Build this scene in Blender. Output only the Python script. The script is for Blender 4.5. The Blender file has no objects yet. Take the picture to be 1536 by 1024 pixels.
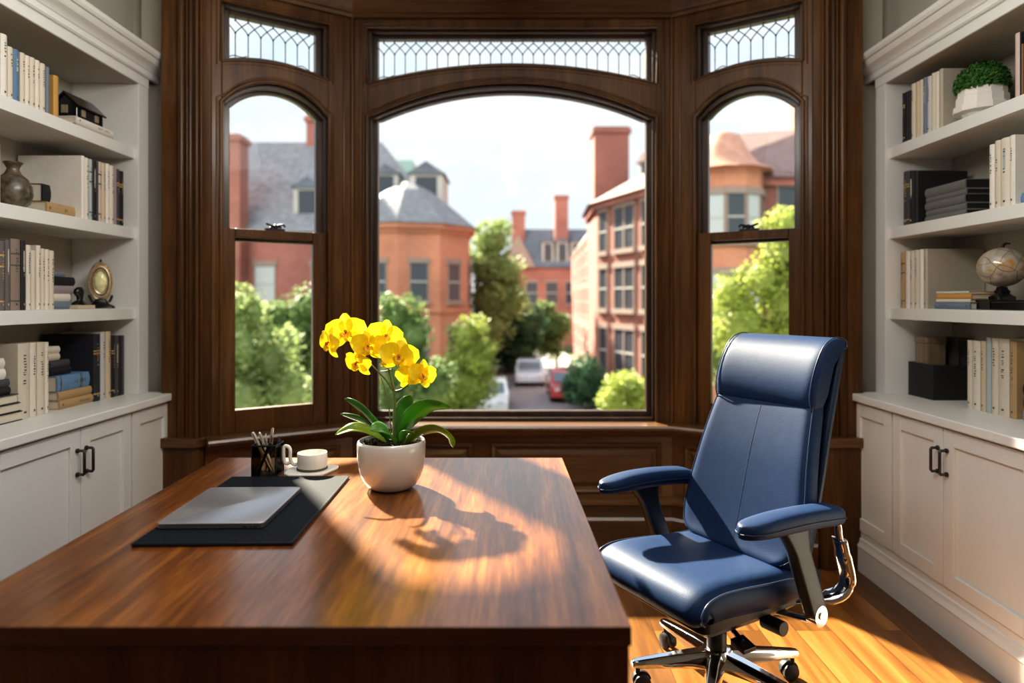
import bpy, math, random
from mathutils import Vector, Matrix, Euler

R = math.radians
SC = bpy.context.scene
COL = SC.collection
EYE = 1.35          # camera height
F = 1000.0          # focal length in pixels of the 1536 px wide frame


def pt(x, y, d):
    """pixel of the photograph -> the point at depth d in front of the camera"""
    return Vector(((x - 768) * d / F, d, EYE - (y - 450) * d / F))


# ------------------------------------------------------------------ meshes
class MB:
    def __init__(self, M=None):
        self.v, self.f, self.m = [], [], []
        self.M = M
        self.mat = 0

    def vert(self, p):
        p = Vector(p)
        if self.M is not None:
            p = self.M @ p
        self.v.append(p)
        return len(self.v) - 1

    def face(self, ids):
        self.f.append(tuple(ids))
        self.m.append(self.mat)

    def poly(self, pts):
        self.face([self.vert(p) for p in pts])

    def box(self, x0, x1, y0, y1, z0, z1):
        i = [self.vert(p) for p in ((x0, y0, z0), (x1, y0, z0), (x1, y1, z0), (x0, y1, z0),
                                    (x0, y0, z1), (x1, y0, z1), (x1, y1, z1), (x0, y1, z1))]
        for q in ((0, 3, 2, 1), (4, 5, 6, 7), (0, 1, 5, 4), (1, 2, 6, 5), (2, 3, 7, 6), (3, 0, 4, 7)):
            self.face([i[k] for k in q])
        return self

    def hexa(self, bottom, top):
        """bottom, top: four points each, counter-clockwise from above"""
        i = [self.vert(p) for p in list(bottom) + list(top)]
        for q in ((0, 3, 2, 1), (4, 5, 6, 7), (0, 1, 5, 4), (1, 2, 6, 5), (2, 3, 7, 6), (3, 0, 4, 7)):
            self.face([i[k] for k in q])
        return self

    def rings(self, rings, cap=True, closed=True):
        ids = [[self.vert(p) for p in r] for r in rings]
        n = len(ids[0])
        for a, b in zip(ids, ids[1:]):
            for k in range(n if closed else n - 1):
                j = (k + 1) % n
                self.face((a[k], a[j], b[j], b[k]))
        if cap and closed:
            self.face(list(reversed(ids[0])))
            self.face(ids[-1])
        return self

    def prism(self, poly, z0, z1):
        return self.rings([[(x, y, z0) for x, y in poly], [(x, y, z1) for x, y in poly]])

    def extr(self, poly, f, t0, t1):
        """poly of (a, b); f(a, b, t) -> point"""
        return self.rings([[f(a, b, t0) for a, b in poly], [f(a, b, t1) for a, b in poly]])

    def lathe(self, prof, seg=32, c=(0, 0, 0), cap=True):
        rings = []
        for r, z in prof:
            rings.append([(c[0] + max(r, 1e-5) * math.cos(2 * math.pi * k / seg),
                           c[1] + max(r, 1e-5) * math.sin(2 * math.pi * k / seg), c[2] + z) for k in range(seg)])
        return self.rings(rings, cap)

    def tube(self, pts, r, seg=8, cap=True, flat=None):
        pts = [Vector(p) for p in pts]
        n = len(pts)
        rs = r if isinstance(r, (list, tuple)) else [r] * n
        rings = []
        up = None
        for i, p in enumerate(pts):
            t = (pts[min(i + 1, n - 1)] - pts[max(i - 1, 0)])
            if t.length < 1e-9:
                t = Vector((0, 0, 1))
            t.normalize()
            if up is None:
                up = Vector((0, 0, 1)) if abs(t.z) < 0.9 else Vector((1, 0, 0))
            a = t.cross(up)
            if a.length < 1e-6:
                a = t.orthogonal()
            a.normalize()
            b = a.cross(t).normalized()
            up = b
            ka, kb = (1, 1) if flat is None else flat
            rings.append([p + a * (math.cos(2 * math.pi * k / seg) * rs[i] * ka) + b * (math.sin(2 * math.pi * k / seg) * rs[i] * kb)
                          for k in range(seg)])
        return self.rings(rings, cap)

    def build(self, name, mat, parent=None, smooth=None, bevel=None, seg=2, subsurf=0, solid=None, loc=None):
        me = bpy.data.meshes.new(name)
        off = Vector(loc) if loc is not None else Vector((0, 0, 0))
        me.from_pydata([tuple(p - off) for p in self.v], [], self.f)
        mats = mat if isinstance(mat, (list, tuple)) else [mat]
        for m in mats:
            me.materials.append(m)
        for p, k in zip(me.polygons, self.m):
            p.material_index = min(k, len(mats) - 1)
        import bmesh
        bm = bmesh.new()
        bm.from_mesh(me)
        bmesh.ops.recalc_face_normals(bm, faces=bm.faces)
        bm.to_mesh(me)
        bm.free()
        o = bpy.data.objects.new(name, me)
        COL.objects.link(o)
        o.location = off
        if parent is not None:
            o.parent = parent
        if solid:
            q = o.modifiers.new('solid', 'SOLIDIFY')
            q.thickness = solid
            q.offset = 0
        if bevel:
            q = o.modifiers.new('bevel', 'BEVEL')
            q.width = bevel
            q.segments = seg
            q.limit_method = 'ANGLE'
            q.angle_limit = R(35)
            q.harden_normals = False
        if subsurf:
            q = o.modifiers.new('sub', 'SUBSURF')
            q.levels = q.render_levels = subsurf
        if smooth is not None:
            for p in me.polygons:
                p.use_smooth = True
            if smooth is not True:
                me.set_sharp_from_angle(angle=R(smooth))
        return o


def crom(pts, n=8):
    pts = [Vector(p) for p in pts]
    P = [pts[0] * 2 - pts[1]] + pts + [pts[-1] * 2 - pts[-2]]
    out = []
    for i in range(1, len(P) - 2):
        for k in range(n):
            t = k / n
            a, b, c, d = P[i - 1], P[i], P[i + 1], P[i + 2]
            out.append(0.5 * ((2 * b) + (c - a) * t + (2 * a - 5 * b + 4 * c - d) * t * t + (3 * b - a - 3 * c + d) * t ** 3))
    out.append(pts[-1])
    return out


def rrect(x0, x1, y0, y1, r, n=5):
    out = []
    for cx, cy, a0 in ((x1 - r, y0 + r, -90), (x1 - r, y1 - r, 0), (x0 + r, y1 - r, 90), (x0 + r, y0 + r, 180)):
        for k in range(n + 1):
            a = R(a0 + 90 * k / n)
            out.append((cx + r * math.cos(a), cy + r * math.sin(a)))
    return out


def thing(name, label, cat, loc=(0, 0, 0), rotz=0.0, group=None):
    o = bpy.data.objects.new(name, None)
    o.empty_display_size = 0.05
    COL.objects.link(o)
    o.location = loc
    o.rotation_euler = (0, 0, rotz)
    return tag(o, label, cat, group)


def tag(o, label, cat, group=None):
    o['label'] = label
    o['category'] = cat
    if group:
        o['group'] = group
    return o


def struct(name, label=None, obj=None):
    o = obj
    if o is None:
        o = bpy.data.objects.new(name, None)
        o.empty_display_size = 0.05
        COL.objects.link(o)
    o['kind'] = 'structure'
    if label:
        o['label'] = label
    return o


def dup(root, group=None, label=None):
    def cp(o, parent):
        c = o.copy()
        COL.objects.link(c)
        c.parent = parent
        for ch in list(o.children):
            cp(ch, c)
        return c
    c = cp(root, None)
    if label:
        c['label'] = label
    if group:
        c['group'] = group
    return c


# ------------------------------------------------------------------ materials
def new_mat(name):
    m = bpy.data.materials.new(name)
    m.use_nodes = True
    nt = m.node_tree
    b = nt.nodes['Principled BSDF']
    return m, nt, b


def N(nt, kind, **kw):
    n = nt.nodes.new(kind)
    for k, v in kw.items():
        if k in n.inputs:
            n.inputs[k].default_value = v
        else:
            setattr(n, k, v)
    return n


def ramp(nt, fac, stops):
    r = nt.nodes.new('ShaderNodeValToRGB')
    el = r.color_ramp.elements
    while len(el) < len(stops):
        el.new(0.5)
    for e, (p, c) in zip(el, stops):
        e.position = p
        e.color = (*c, 1)
    nt.links.new(fac, r.inputs['Fac'])
    return r.outputs['Color']


def coords(nt, scale=(1, 1, 1), rot=(0, 0, 0), kind='Object'):
    tc = nt.nodes.new('ShaderNodeTexCoord')
    mp = nt.nodes.new('ShaderNodeMapping')
    mp.inputs['Scale'].default_value = scale
    mp.inputs['Rotation'].default_value = rot
    nt.links.new(tc.outputs[kind], mp.inputs['Vector'])
    return mp.outputs['Vector']


def bump(nt, b, height, strength=0.1, dist=0.002):
    bp = nt.nodes.new('ShaderNodeBump')
    bp.inputs['Strength'].default_value = strength
    bp.inputs['Distance'].default_value = dist
    nt.links.new(height, bp.inputs['Height'])
    nt.links.new(bp.outputs['Normal'], b.inputs['Normal'])


def plain(name, col, rough=0.5, metal=0.0, var=0.06, nscale=12.0, coat=0.0, spec=0.5, bmp=0.0, bscale=200.0, sss=0.0):
    m, nt, b = new_mat(name)
    v = coords(nt)
    n = N(nt, 'ShaderNodeTexNoise', Scale=nscale, Detail=4.0)
    nt.links.new(v, n.inputs['Vector'])
    lo = tuple(c * (1 - var) for c in col)
    hi = tuple(min(1, c * (1 + var)) for c in col)
    nt.links.new(ramp(nt, n.outputs['Fac'], [(0.3, lo), (0.7, hi)]), b.inputs['Base Color'])
    b.inputs['Roughness'].default_value = rough
    b.inputs['Metallic'].default_value = metal
    b.inputs['Specular IOR Level'].default_value = spec
    b.inputs['Coat Weight'].default_value = coat
    b.inputs['Coat Roughness'].default_value = 0.1
    if sss:
        b.inputs['Subsurface Weight'].default_value = sss
        b.inputs['Subsurface Radius'].default_value = (0.02, 0.01, 0.005)
    if bmp:
        n2 = N(nt, 'ShaderNodeTexNoise', Scale=bscale, Detail=3.0)
        nt.links.new(v, n2.inputs['Vector'])
        bump(nt, b, n2.outputs['Fac'], bmp)
    return m


def wood(name, dark, mid, light, axis='z', rough=0.35, coat=0.2, fine=60.0, coarse=7.0, coatr=0.15, bmp=0.05, spec=0.5, con=0.16):
    """grain stretched along the axis"""
    m, nt, b = new_mat(name)
    k = {'x': 0, 'y': 1, 'z': 2}[axis]
    s1 = [1.0, 1.0, 1.0]
    s1[k] = 0.06
    v = coords(nt, tuple(s1))
    n1 = N(nt, 'ShaderNodeTexNoise', Scale=coarse, Detail=6.0, Roughness=0.65, Distortion=0.6)
    n2 = N(nt, 'ShaderNodeTexNoise', Scale=fine, Detail=4.0, Roughness=0.7)
    for n in (n1, n2):
        nt.links.new(v, n.inputs['Vector'])
    mx = nt.nodes.new('ShaderNodeMath')
    mx.operation = 'MULTIPLY_ADD'
    mx.inputs[1].default_value = 0.4
    nt.links.new(n2.outputs['Fac'], mx.inputs[0])
    h = nt.nodes.new('ShaderNodeMath')
    h.operation = 'MULTIPLY'
    h.inputs[1].default_value = 0.6
    nt.links.new(n1.outputs['Fac'], h.inputs[0])
    nt.links.new(h.outputs[0], mx.inputs[2])
    nt.links.new(ramp(nt, mx.outputs[0], [(0.5 - con, dark), (0.5, mid), (0.5 + con, light)]), b.inputs['Base Color'])
    b.inputs['Roughness'].default_value = rough
    b.inputs['Coat Weight'].default_value = coat
    b.inputs['Coat Roughness'].default_value = coatr
    b.inputs['Specular IOR Level'].default_value = spec
    bump(nt, b, n2.outputs['Fac'], bmp, 0.001)
    return m


M = {}
# dark stained woodwork of the bay
M['trim_v'] = wood('stained_oak_upright', (0.038, 0.0155, 0.004), (0.088, 0.038, 0.0105), (0.158, 0.073, 0.022), 'z', 0.34, 0.12, spec=0.28)
M['trim_h'] = wood('stained_oak_level', (0.038, 0.0155, 0.004), (0.088, 0.038, 0.0105), (0.158, 0.073, 0.022), 'x', 0.36, 0.3)
M['sash'] = wood('stained_sash_wood', (0.022, 0.0105, 0.005), (0.043, 0.021, 0.010), (0.075, 0.036, 0.016), 'z', 0.38, 0.25)
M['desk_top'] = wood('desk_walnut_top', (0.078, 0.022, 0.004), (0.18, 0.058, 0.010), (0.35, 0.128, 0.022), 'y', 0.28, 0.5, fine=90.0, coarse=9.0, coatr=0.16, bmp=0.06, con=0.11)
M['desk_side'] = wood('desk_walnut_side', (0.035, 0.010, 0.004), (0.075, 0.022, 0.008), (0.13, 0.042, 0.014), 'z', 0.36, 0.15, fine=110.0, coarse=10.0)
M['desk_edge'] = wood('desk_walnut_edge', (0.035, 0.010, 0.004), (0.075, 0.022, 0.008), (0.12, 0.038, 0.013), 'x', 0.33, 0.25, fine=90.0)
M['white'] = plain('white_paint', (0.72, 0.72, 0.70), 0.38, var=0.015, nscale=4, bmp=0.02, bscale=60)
M['white_shade'] = plain('white_paint_shaded', (0.42, 0.39, 0.335), 0.5, var=0.02, nscale=4)  # shade inside the bookcases put into a darker copy of the white
M['plaster'] = plain('warm_plaster', (0.50, 0.47, 0.41), 0.85, var=0.04, nscale=3, bmp=0.05, bscale=120)
M['ceiling'] = plain('ceiling_paint', (0.62, 0.6, 0.56), 0.85, var=0.02)
M['leather'] = plain('navy_leather', (0.013, 0.034, 0.092), 0.48, var=0.08, nscale=30, bmp=0.25, bscale=330, spec=0.22)
M['leather_dark'] = plain('navy_leather_shell', (0.012, 0.027, 0.064), 0.45, var=0.08, nscale=30, bmp=0.15, bscale=330)
M['piping'] = plain('navy_piping', (0.025, 0.05, 0.11), 0.35)
M['black_plastic'] = plain('black_plastic', (0.012, 0.012, 0.014), 0.38, var=0.1)
M['rubber'] = plain('black_rubber', (0.014, 0.014, 0.015), 0.55)
M['chrome'] = plain('chrome', (0.86, 0.86, 0.87), 0.07, metal=1.0, var=0.01)
M['bronze'] = plain('dark_bronze', (0.09, 0.083, 0.075), 0.35, metal=0.9)
M['iron'] = plain('black_iron', (0.012, 0.012, 0.013), 0.45, metal=0.4)
M['lead'] = plain('lead_came', (0.03, 0.032, 0.035), 0.5, metal=0.5)
M['pad'] = plain('charcoal_leather', (0.011, 0.015, 0.021), 0.75, var=0.35, nscale=160, bmp=0.3, bscale=420, spec=0.12)
M['pad_edge'] = plain('black_leather_edge', (0.008, 0.009, 0.012), 0.35)
M['alu'] = plain('grey_aluminium', (0.60, 0.62, 0.66), 0.36, metal=0.85, var=0.02)
M['alu_dark'] = plain('grey_aluminium_base', (0.30, 0.31, 0.33), 0.36, metal=0.85, var=0.02)
M['ceramic'] = plain('white_glaze', (0.70, 0.685, 0.66), 0.16, var=0.01, coat=0.5)
M['ceramic_matt'] = plain('matt_white_ceramic', (0.74, 0.71, 0.67), 0.4, var=0.01)
M['grey_ring'] = plain('grey_cork', (0.07, 0.065, 0.055), 0.7)
M['pen_silver'] = plain('brushed_silver', (0.6, 0.57, 0.53), 0.25, metal=0.9)
M['copper'] = plain('copper_pencil', (0.55, 0.25, 0.14), 0.35, metal=0.6)
M['ink'] = plain('ink_blue_plastic', (0.02, 0.03, 0.06), 0.3)
M['gold'] = plain('gilt', (0.55, 0.38, 0.15), 0.35, metal=0.7)
M['paper'] = plain('page_edges', (0.62, 0.56, 0.45), 0.8, var=0.08, nscale=300)
M['letter_dark'] = plain('dark_lettering', (0.10, 0.085, 0.07), 0.7)
M['letter_pale'] = plain('pale_lettering', (0.55, 0.5, 0.42), 0.6)
M['letter_gold'] = plain('gilt_lettering', (0.62, 0.42, 0.18), 0.4, metal=0.5)
M['soil'] = plain('bark_mix', (0.05, 0.035, 0.02), 0.95, var=0.6, nscale=120, bmp=0.8, bscale=160)
M['stem'] = plain('orchid_stem', (0.10, 0.11, 0.035), 0.5, var=0.3)
M['moss'] = plain('boxwood_green', (0.03, 0.11, 0.012), 0.7, var=0.5, nscale=60)
M['stone_vase'] = plain('mottled_stoneware', (0.10, 0.08, 0.055), 0.35, var=0.75, nscale=38, coat=0.2)
M['brass'] = plain('aged_brass', (0.62, 0.52, 0.36), 0.4, metal=0.7, var=0.25, nscale=80)
M['amber'] = plain('amber_glass', (0.85, 0.74, 0.42), 0.12, var=0.35, nscale=40, coat=0.6)
M['glaze_black'] = plain('black_glaze', (0.010, 0.010, 0.011), 0.18, coat=0.4)
M['smoke_wood'] = wood('smoky_grain', (0.10, 0.07, 0.04), (0.20, 0.15, 0.09), (0.32, 0.25, 0.15), 'z', 0.3, 0.2)


def glass(name, tint=(1, 1, 1), refl=0.06, rough=0.02, dust=0.0):
    """thin pane: light goes straight through, with a faint mirror on top"""
    m = bpy.data.materials.new(name)
    m.use_nodes = True
    nt = m.node_tree
    nt.nodes.clear()
    out = nt.nodes.new('ShaderNodeOutputMaterial')
    tr = nt.nodes.new('ShaderNodeBsdfTransparent')
    tr.inputs['Color'].default_value = (*tint, 1)
    gl = nt.nodes.new('ShaderNodeBsdfGlossy')
    gl.inputs['Roughness'].default_value = rough
    fr = nt.nodes.new('ShaderNodeFresnel')
    fr.inputs['IOR'].default_value = 1.1
    no = N(nt, 'ShaderNodeTexNoise', Scale=6.0, Detail=2.0)
    nt.links.new(coords(nt), no.inputs['Vector'])
    bp = nt.nodes.new('ShaderNodeBump')
    bp.inputs['Strength'].default_value = 0.02
    nt.links.new(no.outputs['Fac'], bp.inputs['Height'])
    nt.links.new(bp.outputs['Normal'], gl.inputs['Normal'])
    mx = nt.nodes.new('ShaderNodeMixShader')
    nt.links.new(fr.outputs[0], mx.inputs[0])
    nt.links.new(tr.outputs[0], mx.inputs[1])
    nt.links.new(gl.outputs[0], mx.inputs[2])
    nt.links.new(mx.outputs[0], out.inputs['Surface'])
    return m


M['glass'] = glass('window_glass', (0.97, 0.985, 0.98))
M['smoke_glass'] = glass('smoked_glass', (0.80, 0.74, 0.64), rough=0.05)


def leafy(name, col, trans=0.35, rough=0.4, var=0.25, nscale=20, red=None):
    m = bpy.data.materials.new(name)
    m.use_nodes = True
    nt = m.node_tree
    b = nt.nodes['Principled BSDF']
    out = [n for n in nt.nodes if n.type == 'OUTPUT_MATERIAL'][0]
    n = N(nt, 'ShaderNodeTexNoise', Scale=nscale, Detail=3.0)
    nt.links.new(coords(nt), n.inputs['Vector'])
    c = ramp(nt, n.outputs['Fac'], [(0.3, tuple(x * (1 - var) for x in col)), (0.7, tuple(min(1, x * (1 + var)) for x in col))])
    nt.links.new(c, b.inputs['Base Color'])
    b.inputs['Roughness'].default_value = rough
    t = nt.nodes.new('ShaderNodeBsdfTranslucent')
    nt.links.new(c, t.inputs['Color'])
    mx = nt.nodes.new('ShaderNodeMixShader')
    mx.inputs[0].default_value = trans
    nt.links.new(b.outputs[0], mx.inputs[1])
    nt.links.new(t.outputs[0], mx.inputs[2])
    nt.links.new(mx.outputs[0], out.inputs['Surface'])
    return m


M['leaf'] = leafy('orchid_leaf', (0.085, 0.24, 0.035), 0.35, 0.28, 0.3, 10)
M['leaf_dark'] = leafy('orchid_leaf_dark', (0.045, 0.15, 0.02), 0.25, 0.3, 0.3, 10)
M['leaf_lime'] = leafy('orchid_leaf_lime', (0.22, 0.32, 0.03), 0.4, 0.3, 0.25, 10)
M['petal'] = leafy('yellow_petal', (0.90, 0.70, 0.016), 0.38, 0.45, 0.06, 60)
M['lip'] = leafy('orange_lip', (0.90, 0.52, 0.012), 0.35, 0.45, 0.3, 160)
M['column'] = plain('red_freckles', (0.50, 0.12, 0.02), 0.5, var=0.5, nscale=300)


def floor_mat():
    m, nt, b = new_mat('oak_floorboards')
    v = coords(nt, (1, 1, 1), (0, 0, R(90)))
    br = nt.nodes.new('ShaderNodeTexBrick')
    br.offset = 0.37
    br.inputs['Scale'].default_value = 1.0
    br.inputs['Brick Width'].default_value = 1.15
    br.inputs['Row Height'].default_value = 0.145
    br.inputs['Mortar Size'].default_value = 0.0012
    br.inputs['Color1'].default_value = (0.0, 0.0, 0.0, 1)
    br.inputs['Color2'].default_value = (1, 1, 1, 1)
    br.inputs['Mortar'].default_value = (0.5, 0.5, 0.5, 1)
    nt.links.new(v, br.inputs['Vector'])
    v2 = coords(nt, (1, 0.07, 1))
    add = nt.nodes.new('ShaderNodeVectorMath')
    add.operation = 'MULTIPLY_ADD'
    nt.links.new(br.outputs['Color'], add.inputs[0])
    add.inputs[1].default_value = (3.1, 5.7, 2.3)
    nt.links.new(v2, add.inputs[2])
    n1 = N(nt, 'ShaderNodeTexNoise', Scale=11.0, Detail=7.0, Roughness=0.65, Distortion=1.0)
    nt.links.new(add.outputs[0], n1.inputs['Vector'])
    grain = ramp(nt, n1.outputs['Fac'], [(0.3, (0.125, 0.048, 0.012)), (0.52, (0.27, 0.118, 0.030)), (0.75, (0.40, 0.195, 0.055))])
    tone = ramp(nt, br.outputs['Color'], [(0.0, (0.50, 0.47, 0.44)), (1.0, (1.15, 1.1, 1.05))])
    mu = nt.nodes.new('ShaderNodeMix')
    mu.data_type = 'RGBA'
    mu.blend_type = 'MULTIPLY'
    mu.inputs['Factor'].default_value = 1.0
    nt.links.new(grain, mu.inputs[6])
    nt.links.new(tone, mu.inputs[7])
    dk = nt.nodes.new('ShaderNodeMix')
    dk.data_type = 'RGBA'
    nt.links.new(br.outputs['Fac'], dk.inputs['Factor'])
    nt.links.new(mu.outputs[2], dk.inputs[6])
    dk.inputs[7].default_value = (0.045, 0.018, 0.006, 1)
    nt.links.new(dk.outputs[2], b.inputs['Base Color'])
    b.inputs['Roughness'].default_value = 0.33
    b.inputs['Coat Weight'].default_value = 0.2
    bump(nt, b, n1.outputs['Fac'], 0.05, 0.001)
    return m


M['floor'] = floor_mat()


def brick_mat(name, c1, c2, mortar):
    m, nt, b = new_mat(name)
    tc = nt.nodes.new('ShaderNodeTexCoord')
    sp = nt.nodes.new('ShaderNodeSeparateXYZ')
    nt.links.new(tc.outputs['Object'], sp.inputs[0])
    ad = nt.nodes.new('ShaderNodeMath')
    nt.links.new(sp.outputs[0], ad.inputs[0])
    nt.links.new(sp.outputs[1], ad.inputs[1])
    cb = nt.nodes.new('ShaderNodeCombineXYZ')
    nt.links.new(ad.outputs[0], cb.inputs[0])
    nt.links.new(sp.outputs[2], cb.inputs[1])
    br = nt.nodes.new('ShaderNodeTexBrick')
    br.inputs['Scale'].default_value = 1.0
    br.inputs['Brick Width'].default_value = 0.25
    br.inputs['Row Height'].default_value = 0.085
    br.inputs['Mortar Size'].default_value = 0.006
    br.inputs['Color1'].default_value = (*c1, 1)
    br.inputs['Color2'].default_value = (*c2, 1)
    br.inputs['Mortar'].default_value = (*mortar, 1)
    nt.links.new(cb.outputs[0], br.inputs['Vector'])
    n = N(nt, 'ShaderNodeTexNoise', Scale=0.35, Detail=4.0)
    nt.links.new(tc.outputs['Object'], n.inputs['Vector'])
    mu = nt.nodes.new('ShaderNodeMix')
    mu.data_type = 'RGBA'
    mu.blend_type = 'MULTIPLY'
    mu.inputs['Factor'].default_value = 1.0
    nt.links.new(br.outputs['Color'], mu.inputs[6])
    nt.links.new(ramp(nt, n.outputs['Fac'], [(0.35, (0.8, 0.78, 0.78)), (0.65, (1.1, 1.08, 1.05))]), mu.inputs[7])
    nt.links.new(mu.outputs[2], b.inputs['Base Color'])
    b.inputs['Roughness'].default_value = 0.85
    return m


M['brick'] = brick_mat('red_brick', (0.40, 0.145, 0.11), (0.45, 0.18, 0.135), (0.45, 0.3, 0.25))
M['brick_orange'] = brick_mat('orange_brick', (0.58, 0.225, 0.135), (0.64, 0.275, 0.17), (0.62, 0.40, 0.28))
M['brick_dull'] = brick_mat('dull_brick', (0.40, 0.14, 0.115), (0.46, 0.18, 0.14), (0.45, 0.3, 0.26))
M['brick_sun'] = brick_mat('brick_dimmed_for_sun', (0.32, 0.125, 0.095), (0.37, 0.15, 0.115), (0.34, 0.22, 0.18))  # red brick with its colour darkened to offset strong sun on the terrace
M['slate'] = plain('slate_roof', (0.27, 0.27, 0.28), 0.7, var=0.2, nscale=3)
M['slate_dark'] = plain('dark_slate', (0.16, 0.18, 0.21), 0.7, var=0.2, nscale=3)
M['roof_red'] = plain('reddish_roof', (0.22, 0.145, 0.135), 0.75, var=0.2, nscale=3)
M['copper_roof'] = plain('pinkish_copper_roof', (0.62, 0.32, 0.22), 0.6, var=0.15, nscale=3)
M['verdigris'] = plain('verdigris', (0.40, 0.58, 0.52), 0.7)
M['stone'] = plain('pale_stone', (0.36, 0.27, 0.225), 0.8)
M['cream_paint'] = plain('cream_paint', (0.55, 0.52, 0.47), 0.7)
M['dark_pane'] = plain('dark_window_pane', (0.075, 0.085, 0.10), 0.15)
M['blind_pane'] = plain('window_with_blind', (0.55, 0.57, 0.56), 0.4)
M['asphalt'] = plain('asphalt', (0.27, 0.26, 0.28), 0.85, var=0.1, nscale=2)
M['pavement'] = plain('pavement', (0.48, 0.44, 0.41), 0.85, var=0.1, nscale=2)
M['earth'] = plain('garden_ground', (0.10, 0.14, 0.06), 0.9, var=0.3, nscale=1)
M['bark'] = plain('bark', (0.10, 0.075, 0.05), 0.9, var=0.3)
M['fol_lime'] = leafy('foliage_lime', (0.40, 0.46, 0.12), 0.45, 0.6, 0.25, 1.2)
M['fol_mid'] = leafy('foliage_mid', (0.21, 0.30, 0.11), 0.42, 0.6, 0.3, 1.2)
M['fol_soft'] = leafy('foliage_soft', (0.34, 0.42, 0.17), 0.45, 0.6, 0.3, 1.2)
M['fol_dark'] = leafy('foliage_dark', (0.095, 0.19, 0.095), 0.35, 0.6, 0.3, 1.2)
M['car_silver'] = plain('silver_paint', (0.62, 0.68, 0.74), 0.25, metal=0.3, coat=0.6)
M['car_white'] = plain('white_car_paint', (0.85, 0.85, 0.83), 0.25, coat=0.6)
M['car_red'] = plain('red_car_paint', (0.42, 0.05, 0.05), 0.25, coat=0.6)
M['car_glass'] = plain('car_glass', (0.16, 0.2, 0.23), 0.08)

SKY, SUN_E, FACADE_FILL_E, ROOM_E, EXPO, SHELF_FILL_E = 1.0, 25.0, 1.6, 22.0, 0.0, 29.0
VT, LOOK = 'Standard', 'Medium High Contrast'
SUN_DIR = (.6, -1.0, -.78)

# ------------------------------------------------------------------ room shell
def simple(name, x0, x1, y0, y1, z0, z1, mat, label=None, bevel=None):
    return struct(name, label, MB().box(x0, x1, y0, y1, z0, z1).build(name, mat, bevel=bevel))


simple('floor', -2.6, 2.6, -2.6, 4.3, -0.12, 0.0, M['floor'], 'warm oak plank floor')
simple('ceiling', -2.8, 2.8, -2.8, 4.35, 3.2, 3.34, M['ceiling'], 'painted ceiling')
simple('wall_left', -2.5, -2.26, -2.6, 3.75, 0.0, 3.2, M['plaster'], 'warm grey plaster wall behind the bookcase')
simple('wall_right', 2.26, 2.5, -2.6, 3.75, 0.0, 3.2, M['plaster'], 'warm grey plaster wall behind the bookcase')
simple('wall_rear', -2.6, 2.6, -2.8, -2.6, 0.0, 3.2, M['plaster'], 'plaster wall behind the viewer')
for sx, nm in ((-1, 'left'), (1, 'right')):
    b = MB()
    xs = lambda a, c: (a, c) if a < c else (c, a)
    b.box(*xs(sx * 1.70, sx * 1.945), 3.50, 3.75, 0, 3.2)
    b.box(*xs(sx * 1.945, sx * 2.26), 3.56, 3.75, 0, 3.2)
    struct('wall_front_' + nm, 'narrow plaster wall strip between bookcase and bay woodwork', b.build('wall_front_' + nm, M['plaster']))

# ------------------------------------------------------------------ the bay: three panels
CA, SA = 0.84, 0.5426


class Panel:
    def __init__(self, o, u, n):
        self.o, self.u, self.n = o, u, n

    def __call__(self, s, n, z):
        return (self.o[0] + self.u[0] * s + self.n[0] * n, self.o[1] + self.u[1] * s + self.n[1] * n, z)


PL = Panel((-1.433, 3.416), (CA, SA), (-SA, CA))
PR = Panel((1.433, 3.416), (-CA, SA), (SA, CA))
PC = Panel((0.0, 3.76), (1, 0), (0, 1))


def pbox(b, P, s0, s1, n0, n1, z0, z1):
    b.hexa([P(s0, n0, z0), P(s1, n0, z0), P(s1, n1, z0), P(s0, n1, z0)],
           [P(s0, n0, z1), P(s1, n0, z1), P(s1, n1, z1), P(s0, n1, z1)])


class Arc:
    """segmental arch over [a, b] springing at z with the given rise"""
    def __init__(self, a, b, z, rise):
        self.c = (a + b) / 2
        h = (b - a) / 2
        self.R = (h * h + rise * rise) / (2 * rise)
        self.zc = z + rise - self.R
        self.a, self.b = a, b

    def __call__(self, s):
        return self.zc + math.sqrt(max(self.R ** 2 - (s - self.c) ** 2, 0))

    def grow(self, d):
        g = Arc.__new__(Arc)
        g.c, g.R, g.zc, g.a, g.b = self.c, self.R + d, self.zc, self.a - d, self.b + d
        return g

    def pts(self, n=24, a=None, b=None):
        a = self.a if a is None else a
        b = self.b if b is None else b
        return [(a + (b - a) * k / n, self(a + (b - a) * k / n)) for k in range(n + 1)]


def infill(b, P, n0, n1, lower, upper, s0, s1, k=24):
    """solid between two curves of s (functions or numbers)"""
    lo = lower if callable(lower) else (lambda s: lower)
    up = upper if callable(upper) else (lambda s: upper)
    ss = [s0 + (s1 - s0) * i / k for i in range(k + 1)]
    ring = []
    for s in ss:
        ring.append([P(s, n0, lo(s)), P(s, n1, lo(s)), P(s, n1, up(s)), P(s, n0, up(s))])
    b.rings(ring)


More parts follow.
